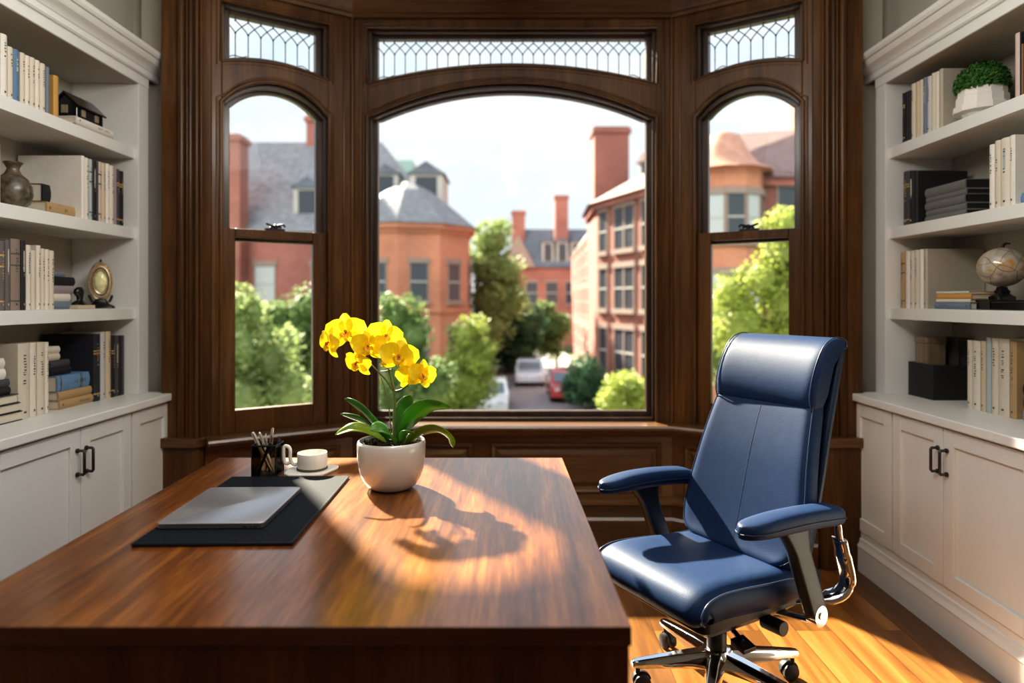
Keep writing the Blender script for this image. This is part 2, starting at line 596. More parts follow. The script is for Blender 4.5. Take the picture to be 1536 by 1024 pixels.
def window_unit(name, label, P, L0, L1, o0, o1, g0, g1, spring, rise, zb, t_ends, t_rise, t_top, double):
    root = struct(name, label)
    gl = Arc(g0, g1, spring, rise)              # arch of the glass
    tr = Arc(g0, g1, t_ends, t_rise)            # lower edge of the transom light
    mid = (g0 + g1) / 2
    # face board (layer one), 0..30 mm
    f = MB()
    a1 = Arc(o0, o1, spring + 0.005, rise + 0.035 * (1 if double else 1))
    t1 = Arc(o0, o1, t_ends - 0.045, t_rise + 0.005)
    pbox(f, P, L0, o0, 0, .03, .64, 2.97)
    pbox(f, P, o1, L1, 0, .03, .64, 2.97)
    infill(f, P, 0, .03, a1, t1, o0, o1)
    pbox(f, P, o0, o1, 0, .03, t_top + .032, 2.97)
    f.build('face_frame', M['trim_v'], root, bevel=.004)
    # stop and outer jamb (layer two), 30..75 mm
    d = .018
    f = MB()
    a2 = Arc(o0 + d, o1 - d, spring, rise + .012)
    t2 = Arc(o0 + d, o1 - d, t_ends - .025, t_rise)
    w0, w1 = L0 - .06, L1 + .03
    pbox(f, P, w0, o0 + d, .03, .12, 0.3, 3.15)
    pbox(f, P, o1 - d, w1, .03, .12, 0.3, 3.15)
    infill(f, P, .03, .12, a2, t2, o0 + d, o1 - d)
    pbox(f, P, o0 + d, o1 - d, .03, .12, t_top + .018, 3.15)
    f.build('jamb', M['sash'], root, bevel=.003)
    # mouldings around both openings
    f = MB()
    for r, e, nn in ((.011, .004, 0.0), (.006, .024, 0.002)):
        av = a1.grow(e)
        path = [P(o0 - e, nn, .66)] + [P(s, nn, z) for s, z in [(s, a1(max(o0, min(o1, s))) + e) for s, _ in a1.pts(26)]] + [P(o1 + e, nn, .66)]
        path = [P(o0 - e, nn, .66), P(o0 - e, nn, 1.5)] + [P(s if o0 < s < o1 else (o0 - e if s <= o0 else o1 + e), nn, z + e) for s, z in a1.pts(26)] + [P(o1 + e, nn, 1.5), P(o1 + e, nn, .66)]
        f.tube(path, r, 8)
        z1 = t_top + .032 + e
        path = [P(o0 - e, nn, t1(o0) - e)] + [P(o0 - e, nn, z1), P(o1 + e, nn, z1), P(o1 + e, nn, t1(o1) - e)]
        f.tube(path, r * .8, 8)
        path = [P(s, nn, z - e) for s, z in t1.pts(24)]
        f.tube(path, r * .6, 8)
    f.build('moulding', M['trim_v'], root, smooth=50)
    # transom sash with leaded light
    f = MB()
    wz = .03
    pbox(f, P, g0 - wz, g0, .075, .125, t_ends - .06, t_top + .03)
    pbox(f, P, g1, g1 + wz, .075, .125, t_ends - .06, t_top + .03)
    pbox(f, P, g0, g1, .075, .125, t_top, t_top + .03)
    infill(f, P, .075, .125, lambda s: tr(s) - .035, tr, g0, g1)
    ts = f.build('transom_sash', M['sash'], root, bevel=.003)
    g = MB()
    infill(g, P, .099, .101, tr, t_top, g0, g1)
    g.build('pane', M['glass'], ts)
    c = MB()
    nbar = 25 if not double else 7
    step = (g1 - g0) / nbar
    z3, z2, z1_ = t_top - .016, t_top - .044, t_top - .082
    off = step / 2
    xs = [g0 + off + step * i for i in range(nbar)]
    def T(p, q, r=.0026):
        c.tube([P(p[0], .098, p[1]), P(q[0], .098, q[1])], r, 6)
    for i, x in enumerate(xs):
        T((x, tr(x) - .002), (x, z1_))
        T((x, z3), (x, t_top))
        c.tube([P(x, .098, z1_ - .004), P(x, .098, z1_ + .006)], .0048, 6)
        c.tube([P(x, .098, z3 - .004), P(x, .098, z3 + .004)], .0048, 6)
        for sg in (-1, 1):
            e = x + sg * step
            pts = [(x, z1_), (x + sg * step * .22, z1_ + .019), (x + sg * step * .5, z2), (x + sg * step * .8, z3 - .010), (e, z3)]
            pts = [p for p in pts if g0 - 1e-6 <= p[0] <= g1 + 1e-6]
            if len(pts) > 1:
                c.tube([P(p[0], .098, p[1]) for p in pts], .0026, 6)
    for s0_ in (g0, g1 - step * 1.4):           # the small curl at both lower corners
        c.tube([P(s0_ + step * 1.4 * k / 6, .098, tr(s0_ + step * 1.4 * k / 6) + .012 + .006 * math.sin(math.pi * k / 3)) for k in range(7)], .0025, 6)
    c.build('lead_came', M['lead'], ts)
    # sashes
    if double:
        f = MB()
        wz = .03
        pbox(f, P, g0 - wz, g0, .075, .115, 1.66, spring + .02)
        pbox(f, P, g1, g1 + wz + .01, .075, .115, 1.66, spring + .02)
        pbox(f, P, g0, g1, .075, .115, 1.66, 1.70)
        infill(f, P, .075, .115, lambda s: gl(max(g0, min(g1, s))), lambda s: gl(max(g0, min(g1, s))) + .05, g0 - wz, g1 + wz)
        us = f.build('upper_sash', M['sash'], root, bevel=.003)
        g = MB()
        infill(g, P, .099, .101, 1.70, gl, g0, g1)
        g.build('pane', M['glass'], us)
        f = MB()
        l0, l1 = .020, .4214
        pbox(f, P, o0 + .003, l0, .028, .068, .662, 1.722)
        pbox(f, P, l1, o1 - .003, .028, .068, .662, 1.722)
        pbox(f, P, l0, l1, .028, .068, .662, .781)
        pbox(f, P, l0, l1, .028, .068, 1.676, 1.722)
        ls = f.build('lower_sash', M['trim_v'], root, bevel=.004)
        g = MB()
        infill(g, P, .049, .051, .781, 1.676, l0, l1)
        g.build('pane', M['glass'], ls)
        k = MB()
        zc = 1.722
        pbox(k, P, mid - .055, mid + .045, .03, .062, zc, zc + .010)
        k.tube([P(mid - .05, .045, zc + .036), P(mid - .02, .045, zc + .026), P(mid + .03, .045, zc + .018)], .006, 8)
        k.tube([P(mid + .05, .045, zc + .022), P(mid + .04, .045, zc + .034), P(mid + .02, .045, zc + .03), P(mid - .03, .045, zc + .014)], .006, 8)
        k.lathe([(.012, 0), (.012, .02), (.006, .026), (.0, .027)], 12, P(mid, .045, zc + .008))
        k.build('sash_lock', M['iron'], root, smooth=40)
    else:
        f = MB()
        wz = .05
        pbox(f, P, g0 - wz, g0, .075, .125, zb - .06, spring + .02)
        pbox(f, P, g1, g1 + wz, .075, .125, zb - .06, spring + .02)
        pbox(f, P, g0, g1, .075, .125, zb - .06, zb)
        infill(f, P, .075, .125, lambda s: gl(max(g0, min(g1, s))), lambda s: gl(max(g0, min(g1, s))) + .05, g0 - wz, g1 + wz)
        us = f.build('sash', M['sash'], root, bevel=.004)
        g = MB()
        infill(g, P, .099, .101, zb, gl, g0, g1)
        g.build('pane', M['glass'], us)
        f = MB()
        pbox(f, P, o0, o1, .03, .075, .655, zb - .03)
        f.build('bottom_rail', M['sash'], root, bevel=.004)
    return root


window_unit('window_1', 'narrow arched sash window with leaded light, beside the white bookcase', PL, -.10, .6335, -.05, .50, 0.0, .451, 2.351, .108, .78,
            2.615, .03, 2.841, True)
window_unit('window_3', 'narrow arched sash window with leaded light, behind the blue chair', PR, -.10, .6335, -.05, .50, 0.0, .451, 2.351, .108, .78,
            2.615, .03, 2.841, True)
window_unit('window_2', 'wide arched picture window with a leaded transom', PC, -.901, .901, -.815, .815, -.772, .772, 2.375, .164, .713,
            2.618, .096, 2.852, False)

# ---- corner posts and outer fill (wood), so that no light leaks at the mitres
for sx, nm in ((-1, 'corner_left'), (1, 'corner_right')):
    b = MB()
    P = PL if sx < 0 else PR
    a = P(.6335, .03, 0)
    poly = [(a[0], a[1]), P(.52, .115, 0)[:2], (sx * .955, 3.905), (sx * .83, 3.875), (sx * .84, 3.80)]
    b.prism([(p[0], p[1]) for p in poly], 0, 3.2)
    # slender shafts on the post
    for dx, dy, r in ((0, 0, .013), ):
        c = P(.6335, -.002, 0)
        b.tube([(c[0], c[1], .66), (c[0], c[1], 2.94)], r, 10)
    for s in (.585, ):
        c = P(s, -.001, 0)
        b.tube([(c[0], c[1], .66), (c[0], c[1], 2.94)], .006, 8)
    b.tube([(sx * .855, 3.76, .66), (sx * .855, 3.76, 2.94)], .006, 8)
    struct('trim_' + nm, 'dark wooden post between two bay windows', b.build('trim_' + nm, M['trim_v'], smooth=40))

# ---- walls of the bay below the sills and above the heads
PATH = [(-1.54, 3.347), (-.901, 3.76), (.901, 3.76), (1.54, 3.347)]


def sweep(b, path, prof):
    """prof: closed list of (offset into the room, z)"""
    n = len(path)
    nor = []
    for a, c in zip(path, path[1:]):
        d = Vector((c[0] - a[0], c[1] - a[1]))
        d.normalize()
        nor.append(Vector((d.y, -d.x)))      # to the right of travel = into the room
    rings = []
    for i, p in enumerate(path):
        if i == 0:
            m = nor[0]
        elif i == n - 1:
            m = nor[-1]
        else:
            m = nor[i - 1] + nor[i]
            m = m / (m.length_squared / 2) if m.length else nor[i]
            m = (nor[i - 1] + nor[i]).normalized()
            m = m / m.dot(nor[i])
        rings.append([(p[0] + m.x * o, p[1] + m.y * o, z) for o, z in prof])
    b.rings(rings)
    return b


b = MB()
sweep(b, PATH, [(0, 0), (-.16, 0), (-.16, .64), (0, .64)])
sweep(b, PATH, [(-.02, 2.95), (-.16, 2.95), (-.16, 3.2), (-.02, 3.2)])
struct('wall_bay', 'dark wooden wainscot wall under the bay windows', b.build('wall_bay', M['trim_h']))
b = MB()
sweep(b, PATH, [(-.06, .625), (.085, .625), (.095, .632), (.098, .645), (.092, .656), (.080, .660), (-.06, .664)])
sweep(b, PATH, [(-.01, .585), (.030, .585), (.045, .600), (.055, .626), (-.01, .626)])
struct('trim_sill', 'polished wooden window sill running round the bay', b.build('trim_sill', M['trim_h'], smooth=35))
b = MB()
sweep(b, PATH, [(-.01, 2.935), (.02, 2.935), (.028, 2.95), (.022, 2.965), (.03, 2.985), (.05, 3.01), (.055, 3.03), (.09, 3.06), (.11, 3.10), (.115, 3.12), (.15, 3.15), (.15, 3.2), (-.01, 3.2)])
struct('trim_cornice', 'stepped dark wooden cornice over the bay windows', b.build('trim_cornice', M['trim_h'], smooth=25))
b = MB()
sweep(b, PATH, [(-.01, .195), (.022, .195), (.034, .205), (.034, .222), (.022, .232), (.012, .240), (-.01, .240)])
sweep(b, PATH, [(-.01, 0), (.026, 0), (.026, .115), (.016, .13), (-.01, .13)])
struct('baseboard_bay', 'dark wooden skirting of the bay', b.build('baseboard_bay', M['trim_h'], smooth=30))


def raised_panel(P, s0, s1, z0, z1, nm):
    b = MB()
    def fr(d0, n0, d1, n1):
        q0 = [P(s0 + d0, n0, z0 + d0), P(s1 - d0, n0, z0 + d0), P(s1 - d0, n0, z1 - d0), P(s0 + d0, n0, z1 - d0)]
        q1 = [P(s0 + d1, n1, z0 + d1), P(s1 - d1, n1, z0 + d1), P(s1 - d1, n1, z1 - d1), P(s0 + d1, n1, z1 - d1)]
        for k in range(4):
            j = (k + 1) % 4
            b.poly([q0[k], q0[j], q1[j], q1[k]])
    fr(0, 0, 0, -.012)
    fr(0, -.012, .010, -.020)
    fr(.010, -.020, .022, -.014)
    fr(.022, -.014, .030, -.004)
    fr(.030, -.004, .038, -.004)
    fr(.038, -.004, .062, -.012)
    d = .062
    b.poly([P(s0 + d, -.012, z0 + d), P(s1 - d, -.012, z0 + d), P(s1 - d, -.012, z1 - d), P(s0 + d, -.012, z1 - d)])
    struct(nm, 'raised panel of the dark wainscot', b.build(nm, M['trim_h']))


k = 1
for P, s0, s1 in ((PL, -.02, .56), (PC, -.84, -.22), (PC, -.12, .84), (PR, -.02, .56)):
    raised_panel(P, s0, s1, .265, .545, f'trim_{k}')
    k += 1

# ---- tall moulded casings on both sides of the bay opening
for sx, nm in ((-1, 'casing_left'), (1, 'casing_right')):
    prof = [(1.775, 3.50), (1.775, 3.372), (1.765, 3.362), (1.690, 3.362), (1.686, 3.372)]

    def bead(x0, x1, y, r, n=8):
        for i in range(n + 1):
            a = math.pi * i / n
            prof.append((x0 + (x1 - x0) * (1 - math.cos(a)) / 2, y - r * math.sin(a)))
    bead(1.686, 1.648, 3.362, .021)
    bead(1.647, 1.629, 3.364, .012)
    bead(1.627, 1.594, 3.350, -.014)      # hollow
    bead(1.593, 1.571, 3.348, .014)
    bead(1.570, 1.556, 3.352, .007)
    prof += [(1.552, 3.352), (1.500, 3.380), (1.500, 3.50)]
    b = MB()
    b.prism([(sx * x, y) for x, y in prof], 0.66, 3.2)
    root = struct('trim_' + nm, 'tall moulded wooden casing at the edge of the bay')
    b.build('shaft', M['trim_v'], root, smooth=30)
    b = MB()
    pl = [(1.79, 3.52), (1.79, 3.335), (1.575, 3.325), (1.545, 3.36), (1.5, 3.40), (1.5, 3.52)]
    b.prism([(sx * x, y) for x, y in pl], 0, .612)
    b.build('plinth', M['trim_v'], root, bevel=.004)
    b = MB()
    pl = [(1.80, 3.52), (1.80, 3.318), (1.570, 3.305), (1.535, 3.345), (1.49, 3.40), (1.49, 3.52)]
    b.prism([(sx * x, y) for x, y in pl], .612, .662)
    b.build('plinth_cap', M['trim_h'], root, bevel=.008, seg=3)
    b = MB()
    b.prism([(sx * x, y) for x, y in ((1.525, 3.49), (1.78, 3.49), (1.78, 3.72), (1.635, 3.72))], 0, 3.2)
    b.build('casing_backing', M['trim_v'], root)
# ------------------------------------------------------------------ bookcases and cabinets (both sides)
S_TOP = {'counter': .88, 'low': 1.31, 'mid': 1.71, 'top': 2.11}
Y_END, Y_IN, Y_NEAR = 3.42, 3.33, 1.75
SIDE = {-1: 'left', 1: 'right'}


def bx(b, sx, x0, x1, y0, y1, z0, z1):
    a, c = sx * x0, sx * x1
    b.box(min(a, c), max(a, c), y0, y1, z0, z1)


def handle_bar(sx, y, z0, z1, parent):
    h = MB()
    X = 1.736
    h.tube([(sx * X, y, z1 - .006), (sx * (X - .027), y, z1 - .006), (sx * (X - .030), y, z1 - .010), (sx * (X - .030), y, z0 + .010),
            (sx * (X - .027), y, z0 + .006), (sx * X, y, z0 + .006)], .0058, 8)
    o = h.build('handle', M['bronze'], parent, smooth=50)
    o['label'] = 'dark bronze bar handle'
    for zz in (z1 - .006, z0 + .006):
        hh = MB()
        hh.tube([(sx * (X + .001), y, zz), (sx * (X - .006), y, zz)], .0095, 10)
        hh.build('rosette', M['bronze'], o, smooth=40)
    return o


def door(sx, y0, y1, parent, hinge_far, name='door', handle=True):
    z0, z1 = .200, .832
    st = .062
    X = 1.738            # face
    d = MB()
    g = .0022
    bx(d, sx, X, X + .020, y0 + g, y0 + st, z0, z1)
    bx(d, sx, X, X + .020, y1 - st, y1 - g, z0, z1)
    bx(d, sx, X, X + .020, y0 + st, y1 - st, z1 - st, z1)
    bx(d, sx, X, X + .020, y0 + st, y1 - st, z0, z0 + st)
    o = d.build(name, M['white'], parent, bevel=.002)
    p = MB()
    bx(p, sx, X + .011, X + .019, y0 + st, y1 - st, z0 + st, z1 - st)
    p.build('recessed_panel', M['white'], o)
    if handle:
        y = (y0 + .028) if hinge_far else (y1 - .028)
        handle_bar(sx, y, .648, .755, o)
    return o


def cabinet(sx, y0, y1, doors, end_panel, label):
    t = thing('base_cabinet', label, 'cabinet', (sx * 1.98, (y0 + y1) / 2, 0))
    inv = Matrix.Translation(Vector(t.location)).inverted()
    b = MB(inv)
    bx(b, sx, 1.760, 2.20, y0 + .0006, y1 - .0006, .02, .8425)
    bx(b, sx, 1.742, 1.760, y0 + .0006, y1 - .0006, .834, .8425)
    b.build('carcass', M['white'], t, bevel=.002)
    for a, c, far in doors:
        o = None
        d = door(sx, a, c, t, far)
        for oo in [d] + list(d.children):
            oo.data.transform(inv)
        for oo in d.children:
            for q in oo.children:
                q.data.transform(inv)
    if end_panel:
        a, c = end_panel
        d = door(sx, a, c, t, True, 'end_panel', False)
        for oo in [d] + list(d.children):
            oo.data.transform(inv)
    k = MB(inv)
    prof = [(1.728, 0), (1.728, .118), (1.724, .124), (1.726, .132), (1.733, .140), (1.737, .152), (1.737, .160), (1.745, .166), (1.745, .198), (1.77, .198), (1.77, 0)]
    k.extr(prof, lambda a, z, tt: (sx * a, tt, z), y0 + .0006, y1 - .0006)
    o = k.build('plinth', M['white'], t, smooth=30)
    return t


for sx in (-1, 1):
    nm = SIDE[sx]
    beside = 'bay window' if sx < 0 else 'blue chair'
    cabinet(sx, 2.20, 3.40, [(2.688, 3.045, True), (2.205, 2.688, False)], (3.055, 3.395),
            f'white panelled base cabinet with paired bronze handles under the {nm} bookcase')
    cabinet(sx, 1.32, 2.20, [(1.76, 2.195, True), (1.325, 1.76, False)], None,
            f'white base cabinet nearest the viewer under the {nm} bookcase')
    c = MB()
    bx(c, sx, 1.705 + .012, 2.20, 1.30, Y_END, .843, .88)
    tag(c.build('countertop', M['white'], bevel=.005, seg=3), f'white painted worktop along the {nm} base cabinets', 'countertop')

    t = thing('bookcase', f'white built-in bookcase with crown moulding standing on the {nm} worktop', 'bookcase', (sx * 2.02, 2.6, .8805))
    inv = Matrix.Translation(Vector(t.location)).inverted()
    z0 = .8805
    for a, c_, lab in ((Y_IN, Y_END, 1), (Y_NEAR, Y_NEAR + .09, 0)):
        b = MB(inv)
        bx(b, sx, 1.865, 2.20, a, c_, z0, 2.47)
        b.build('side_panel', M['white'], t, bevel=.002)
    b = MB(inv)
    bx(b, sx, 2.20, 2.225, Y_NEAR, Y_END, z0, 2.47)
    b.build('back_panel', M['white_shade'], t)
    b = MB(inv)
    bx(b, sx, 1.865, 2.20, Y_NEAR + .09, Y_IN, 2.43, 2.47)
    b.build('top_panel', M['white_shade'], t)
    b = MB(inv)
    bx(b, sx, 1.862, 1.885, Y_NEAR, Y_END, 2.432, 2.56)
    b.build('face_board', M['white'], t, bevel=.002)
    for zz in (1.31, 1.71, 2.11):
        b = MB(inv)
        bx(b, sx, 1.885, 2.20, Y_NEAR + .09, Y_IN, zz - .054, zz)
        b.build('shelf', M['white'], t, bevel=.002)
    k = MB(inv)
    prof = [(1.862, 2.478), (1.852, 2.480), (1.846, 2.487), (1.852, 2.494), (1.852, 2.514), (1.846, 2.518), (1.842, 2.526), (1.830, 2.536),
            (1.812, 2.546), (1.802, 2.560), (1.800, 2.570), (1.790, 2.572), (1.782, 2.584), (1.782, 2.602), (2.225, 2.602), (2.225, 2.545), (1.884, 2.545)]
    k.extr(prof, lambda a, z, tt: (sx * a, tt, z), Y_NEAR - .05, Y_END + .075)
    k.build('crown_moulding', M['white'], t, smooth=25)
    # bulkhead above the case
    b = MB()
    bx(b, sx, 2.02, 2.26, -2.6, 3.56, 2.603, 3.2)
    struct('wall_bulkhead_' + nm, 'plaster bulkhead above the bookcase', b.build('wall_bulkhead_' + nm, M['plaster']))


# ------------------------------------------------------------------ books
PAL = {
    'cream': ('cream', (0.60, 0.54, 0.44)), 'ivory': ('ivory', (0.66, 0.61, 0.53)), 'white': ('white', (0.70, 0.67, 0.62)),
    'tancream': ('buff', (0.56, 0.46, 0.32)), 'greige': ('greige', (0.42, 0.38, 0.31)), 'blue': ('blue', (0.10, 0.19, 0.31)),
    'slateblue': ('slate blue', (0.16, 0.20, 0.26)), 'midblue': ('mid blue', (0.13, 0.24, 0.40)), 'paleblue': ('pale blue', (0.38, 0.44, 0.45)),
    'navy': ('navy', (0.021, 0.021, 0.030)), 'black': ('black', (0.016, 0.016, 0.018)), 'charcoal': ('charcoal', (0.06, 0.06, 0.065)),
    'grey': ('grey', (0.19, 0.19, 0.195)), 'palegrey': ('pale grey', (0.50, 0.50, 0.49)), 'ochre': ('ochre', (0.50, 0.29, 0.08)),
    'tan': ('tan', (0.42, 0.28, 0.14)), 'orange': ('orange tan', (0.55, 0.29, 0.08)), 'brown': ('brown', (0.22, 0.12, 0.05)),
    'taupe': ('taupe', (0.26, 0.20, 0.16)), 'mauve': ('mauve grey', (0.30, 0.26, 0.28)), 'pink': ('pinkish white', (0.55, 0.44, 0.40)),
    'greybrown': ('grey brown', (0.13, 0.118, 0.112)), 'darkgrey': ('dark grey', (0.15, 0.147, 0.147)),
}
CL = {}


def cloth(key):
    if key not in CL:
        CL[key] = plain('cover_' + PAL[key][0].replace(' ', '_'), PAL[key][1], 0.6, var=0.035, nscale=60, bmp=0.08, bscale=500)
    return CL[key]


def make_book(t, h, dep, key, rnd, style='', label='', group=None, pages='paper'):
    """local: spine at x=0 facing +x, thickness along y, height along z"""
    root = thing('book', label, 'book', group=group)
    b = MB()
    e = min(.003, t * .12)
    y = t / 2
    nose = min(.006, t * .2)
    arc = [(-nose + nose * math.sin(math.pi * k / 6), -y + 2 * y * k / 6) for k in range(7)]
    poly = [(-dep, -y)] + arc + [(-dep, y), (-dep, y - e), (-nose - .002, y - e), (-nose - .002, -y + e), (-dep, -y + e)]
    b.prism(poly, 0, h)
    dark = sum(PAL[key][1]) < .6
    mat = M['letter_gold'] if dark and style in ('gold', 'bands') else (M['letter_gold'] if (dark and rnd.random() < .5) else (M['letter_pale'] if dark else M['letter_dark']))
    b.mat = 1
    if t > .009 and style != 'blank':
        xx = .0004
        w = t * .28
        z = h * (.45 + .2 * rnd.random())
        top = h * .86
        while z < top:
            k = rnd.uniform(.004, .011)
            if rnd.random() < .8:
                yy = rnd.uniform(-.15, .15) * w
                b.poly([(xx, yy - w * .5 * rnd.uniform(.4, 1), z), (xx, yy + w * .5 * rnd.uniform(.4, 1), z), (xx, yy + w * .45, z + k * .55), (xx, yy - w * .45, z + k * .55)])
            z += k + .002
        b.poly([(xx, -w * .4, h * .07), (xx, w * .4, h * .07), (xx, w * .4, h * .07 + .008), (xx, -w * .4, h * .07 + .008)])
    for q in {'bands': (.12, .62, .78), 'gold': (.10, .70, .74)}.get(style, ()):
        b.rings([[(px + .0003, py, h * q) for px, py in arc], [(px + .0003, py, h * q + .006) for px, py in arc]], cap=False, closed=False)
    if style == 'label':
        b.mat = 2
        b.rings([[(px + .0002, py * .8, h * .55) for px, py in arc], [(px + .0002, py * .8, h * .85) for px, py in arc]], cap=False, closed=False)
    b.build('cover', [cloth(key), mat, cloth('palegrey') if dark else cloth('paleblue')], root)
    p = MB()
    p.box(-dep + .004, -nose - .002, -y + e, y - e, .003, h - .003)
    p.build('pages', M[pages], root)
    return root


ORD = ['', 'first', 'second', 'third', 'fourth', 'fifth', 'sixth', 'seventh', 'eighth', 'ninth', 'tenth', 'eleventh', 'twelfth', 'thirteenth', 'fourteenth', 'fifteenth', 'sixteenth']
RND = random.Random(7)


def row(sx, zs, Xs, shelf, specs, anchor='window', dep=.21):
    """specs in px: (x0, x1, top y, colour, style[, depth])"""
    n = len(specs)
    out = []
    for s in specs:
        x0, x1, yt, key = s[:4]
        style = s[4] if len(s) > 4 else ''
        dp = s[5] if len(s) > 5 else dep * RND.uniform(.88, 1.0)
        da, db = (Xs * F / abs(768 - x0), Xs * F / abs(768 - x1))
        d0, d1 = min(da, db), max(da, db)
        h = EYE + (450 - yt) * (d0 + d1) / 2 / F - zs
        out.append((d0, d1, h, key, style, dp))
    out.sort(key=lambda q: -q[1])
    names = {'top': 'top shelf', 'mid': 'second shelf', 'low': 'third shelf', 'counter': 'worktop'}
    for i, (d0, d1, h, key, style, dp) in enumerate(out):
        extra = {'bands': ' with banded spine', 'gold': ' with gilt bands', 'label': ' with pale label'}.get(style, '')
        lab = f"{PAL[key][0]} book{extra}, {ORD[i + 1]} upright from the window on {SIDE[sx]} bookcase's {names[shelf]}"
        if shelf == 'counter':
            lab = f"{PAL[key][0]} book{extra}, {ORD[i + 1]} upright from the window on the {SIDE[sx]} worktop"
        bk = make_book(d1 - d0 - .0008, h, dp, key, RND, style, lab, f'upright books on the {SIDE[sx]} {names[shelf]}')
        bk.location = (sx * Xs, (d0 + d1) / 2, zs + .0004)
        bk.rotation_euler = (0, 0, math.pi if sx > 0 else 0)
    return out


def flat_book(sx, x_spine, y0, y1, z, t, dep, key, label, style='', group=None, yaw=0.0, pages='paper'):
    """a book lying down with its spine to the room"""
    bk = make_book(t, y1 - y0, dep, key, RND, style, label, group, pages)
    if sx < 0:
        m = Matrix(((1, 0, 0), (0, 0, 1), (0, -1, 0)))
    else:
        m = Matrix(((-1, 0, 0), (0, 0, 1), (0, 1, 0)))
    bk.rotation_euler = (Matrix.Rotation(yaw, 3, 'Z') @ m).to_euler()
    bk.location = (sx * x_spine, y0, z + t / 2 + .0004)
    return bk


# --- left, top shelf
row(-1, 2.11, 1.90, 'top', [
    (3, 13, 52, 'white'), (13.5, 21.5, 71, 'cream'), (22, 31, 75, 'blue', 'label'), (32, 39.5, 80, 'cream'), (39.5, 46.5, 84, 'ivory'),
    (47, 54.5, 87, 'cream'), (54.5, 61.5, 91, 'ivory'), (62, 70, 96, 'cream'), (70.5, 75.5, 101, 'slateblue', 'blank'), (82, 90, 114, 'ochre', 'blank', .12)])
# --- left, second shelf
row(-1, 1.71, 1.90, 'mid', [
    (123.5, 128.5, 234, 'white', 'blank', .285), (128.5, 134.5, 237, 'ivory'), (135, 139.8, 239, 'paleblue', 'bands'), (140.2, 145.6, 241, 'black', 'label'), (145.8, 148.6, 243, 'charcoal', 'blank'),
    (148.8, 154, 243, 'pink', 'bands'), (154.2, 160, 245, 'tancream', 'label'), (160.4, 166, 246, 'white'), (166.2, 172.4, 249, 'ivory'), (172.6, 176, 251, 'mauve', 'blank'),
    (176.3, 180.4, 254, 'charcoal', 'gold'), (180.8, 187, 257, 'black', 'gold')])
row(-1, 1.71, 1.92, 'mid', [(-9, 3, 213, 'pink', 'blank', .2)])[0]
bpy.data.objects[[o.name for o in bpy.data.objects if o.name.startswith('book') and o.get('category')][-1]]['label'] = \
    "pinkish white book standing beside the mottled vase on left bookcase's second shelf"
# --- left, third shelf
row(-1, 1.31, 1.93, 'low', [
    (-9, .5, 362, 'brown', 'bands'), (1, 9, 361, 'greybrown', 'bands'), (9.4, 16.6, 360, 'greybrown', 'label'), (18, 32.4, 358.5, 'taupe', 'bands'), (33, 40, 361, 'black', 'label'),
    (41, 48, 367.5, 'ivory', 'label'), (48.4, 55, 375.5, 'cream', 'blank'), (56, 62.6, 368, 'ivory'), (63, 69, 373, 'cream'), (69.2, 75.8, 374, 'ivory'), (76, 83, 376, 'cream')])
# --- left, on the worktop
row(-1, .88, 1.930, 'counter', [
    (29, 46.5, 515, 'cream'), (47, 56.5, 514, 'ivory'), (57.5, 69, 513, 'cream', '', .16), (69, 74.5, 513, 'ivory', '', .16),
    (142, 152, 501, 'navy', 'gold', .245), (152.5, 160, 498, 'palegrey'), (160.3, 168, 497, 'tancream'), (168.6, 174, 503, 'black', 'gold'), (174.2, 179.4, 503, 'charcoal', 'label'),
    (179.6, 184, 503, 'black', 'blank'), (184.2, 187.2, 503, 'charcoal', 'blank')])

# --- right, top shelf
row(1, 2.11, 1.90, 'top', [
    (1352.5, 1356.3, 140, 'black', 'gold'), (1356.5, 1361, 138, 'black', 'blank'), (1361.2, 1365, 136, 'navy', 'blank'), (1365.3, 1371.6, 126, 'cream'), (1372, 1378, 123, 'tancream', 'blank'),
    (1378, 1383, 120, 'cream', 'blank'), (1383.3, 1388.6, 117, 'slateblue', 'label'), (1389, 1395.4, 115, 'palegrey'), (1395.6, 1401.6, 110, 'cream', 'blank'), (1401.8, 1407, 108, 'ivory', 'blank'),
    (1407, 1413, 104, 'greige', 'blank', .27)])
row(1, 2.11, 1.90, 'top', [(1520.5, 1529, 50, 'pink', 'blank'), (1529.2, 1531.2, 48, 'black', 'blank'), (1531.4, 1534, 66, 'brown', 'blank'), (1534.2, 1541, 66, 'slateblue', 'blank')])
# --- right, second shelf
row(1, 1.71, 1.915, 'mid', [
    (1353.6, 1362.6, 257, 'charcoal', 'gold'), (1363, 1369.6, 257, 'black', 'label'), (1370, 1375.4, 257, 'black', 'blank', .24)])
row(1, 1.71, 1.905, 'mid', [(1482, 1490, 217, 'white'), (1490.4, 1499, 211, 'cream'), (1499.4, 1512.6, 207, 'ivory', 'label'), (1513, 1521, 203, 'white', '', .2)])
# --- right, third shelf
row(1, 1.31, 1.925, 'low', [
    (1349.4, 1356, 378, 'tan', 'bands'), (1356.8, 1363.2, 377, 'white', 'blank'), (1363.4, 1369.8, 376, 'cream'), (1370, 1377, 375, 'cream', 'label'), (1377.6, 1383.6, 374, 'white', 'blank'),
    (1384, 1390, 373.5, 'greige', '', .27)])
# --- right, on the worktop
row(1, .88, 1.985, 'counter', [
    (1449, 1456.6, 510, 'cream'), (1457, 1468.6, 511, 'ivory'), (1469.4, 1476.8, 511, 'tancream'), (1477.2, 1484.8, 506, 'paleblue', 'blank'), (1485.4, 1495.6, 507, 'cream'),
    (1496, 1512, 508, 'cream'), (1512.6, 1523, 512, 'tan', '', .2)])

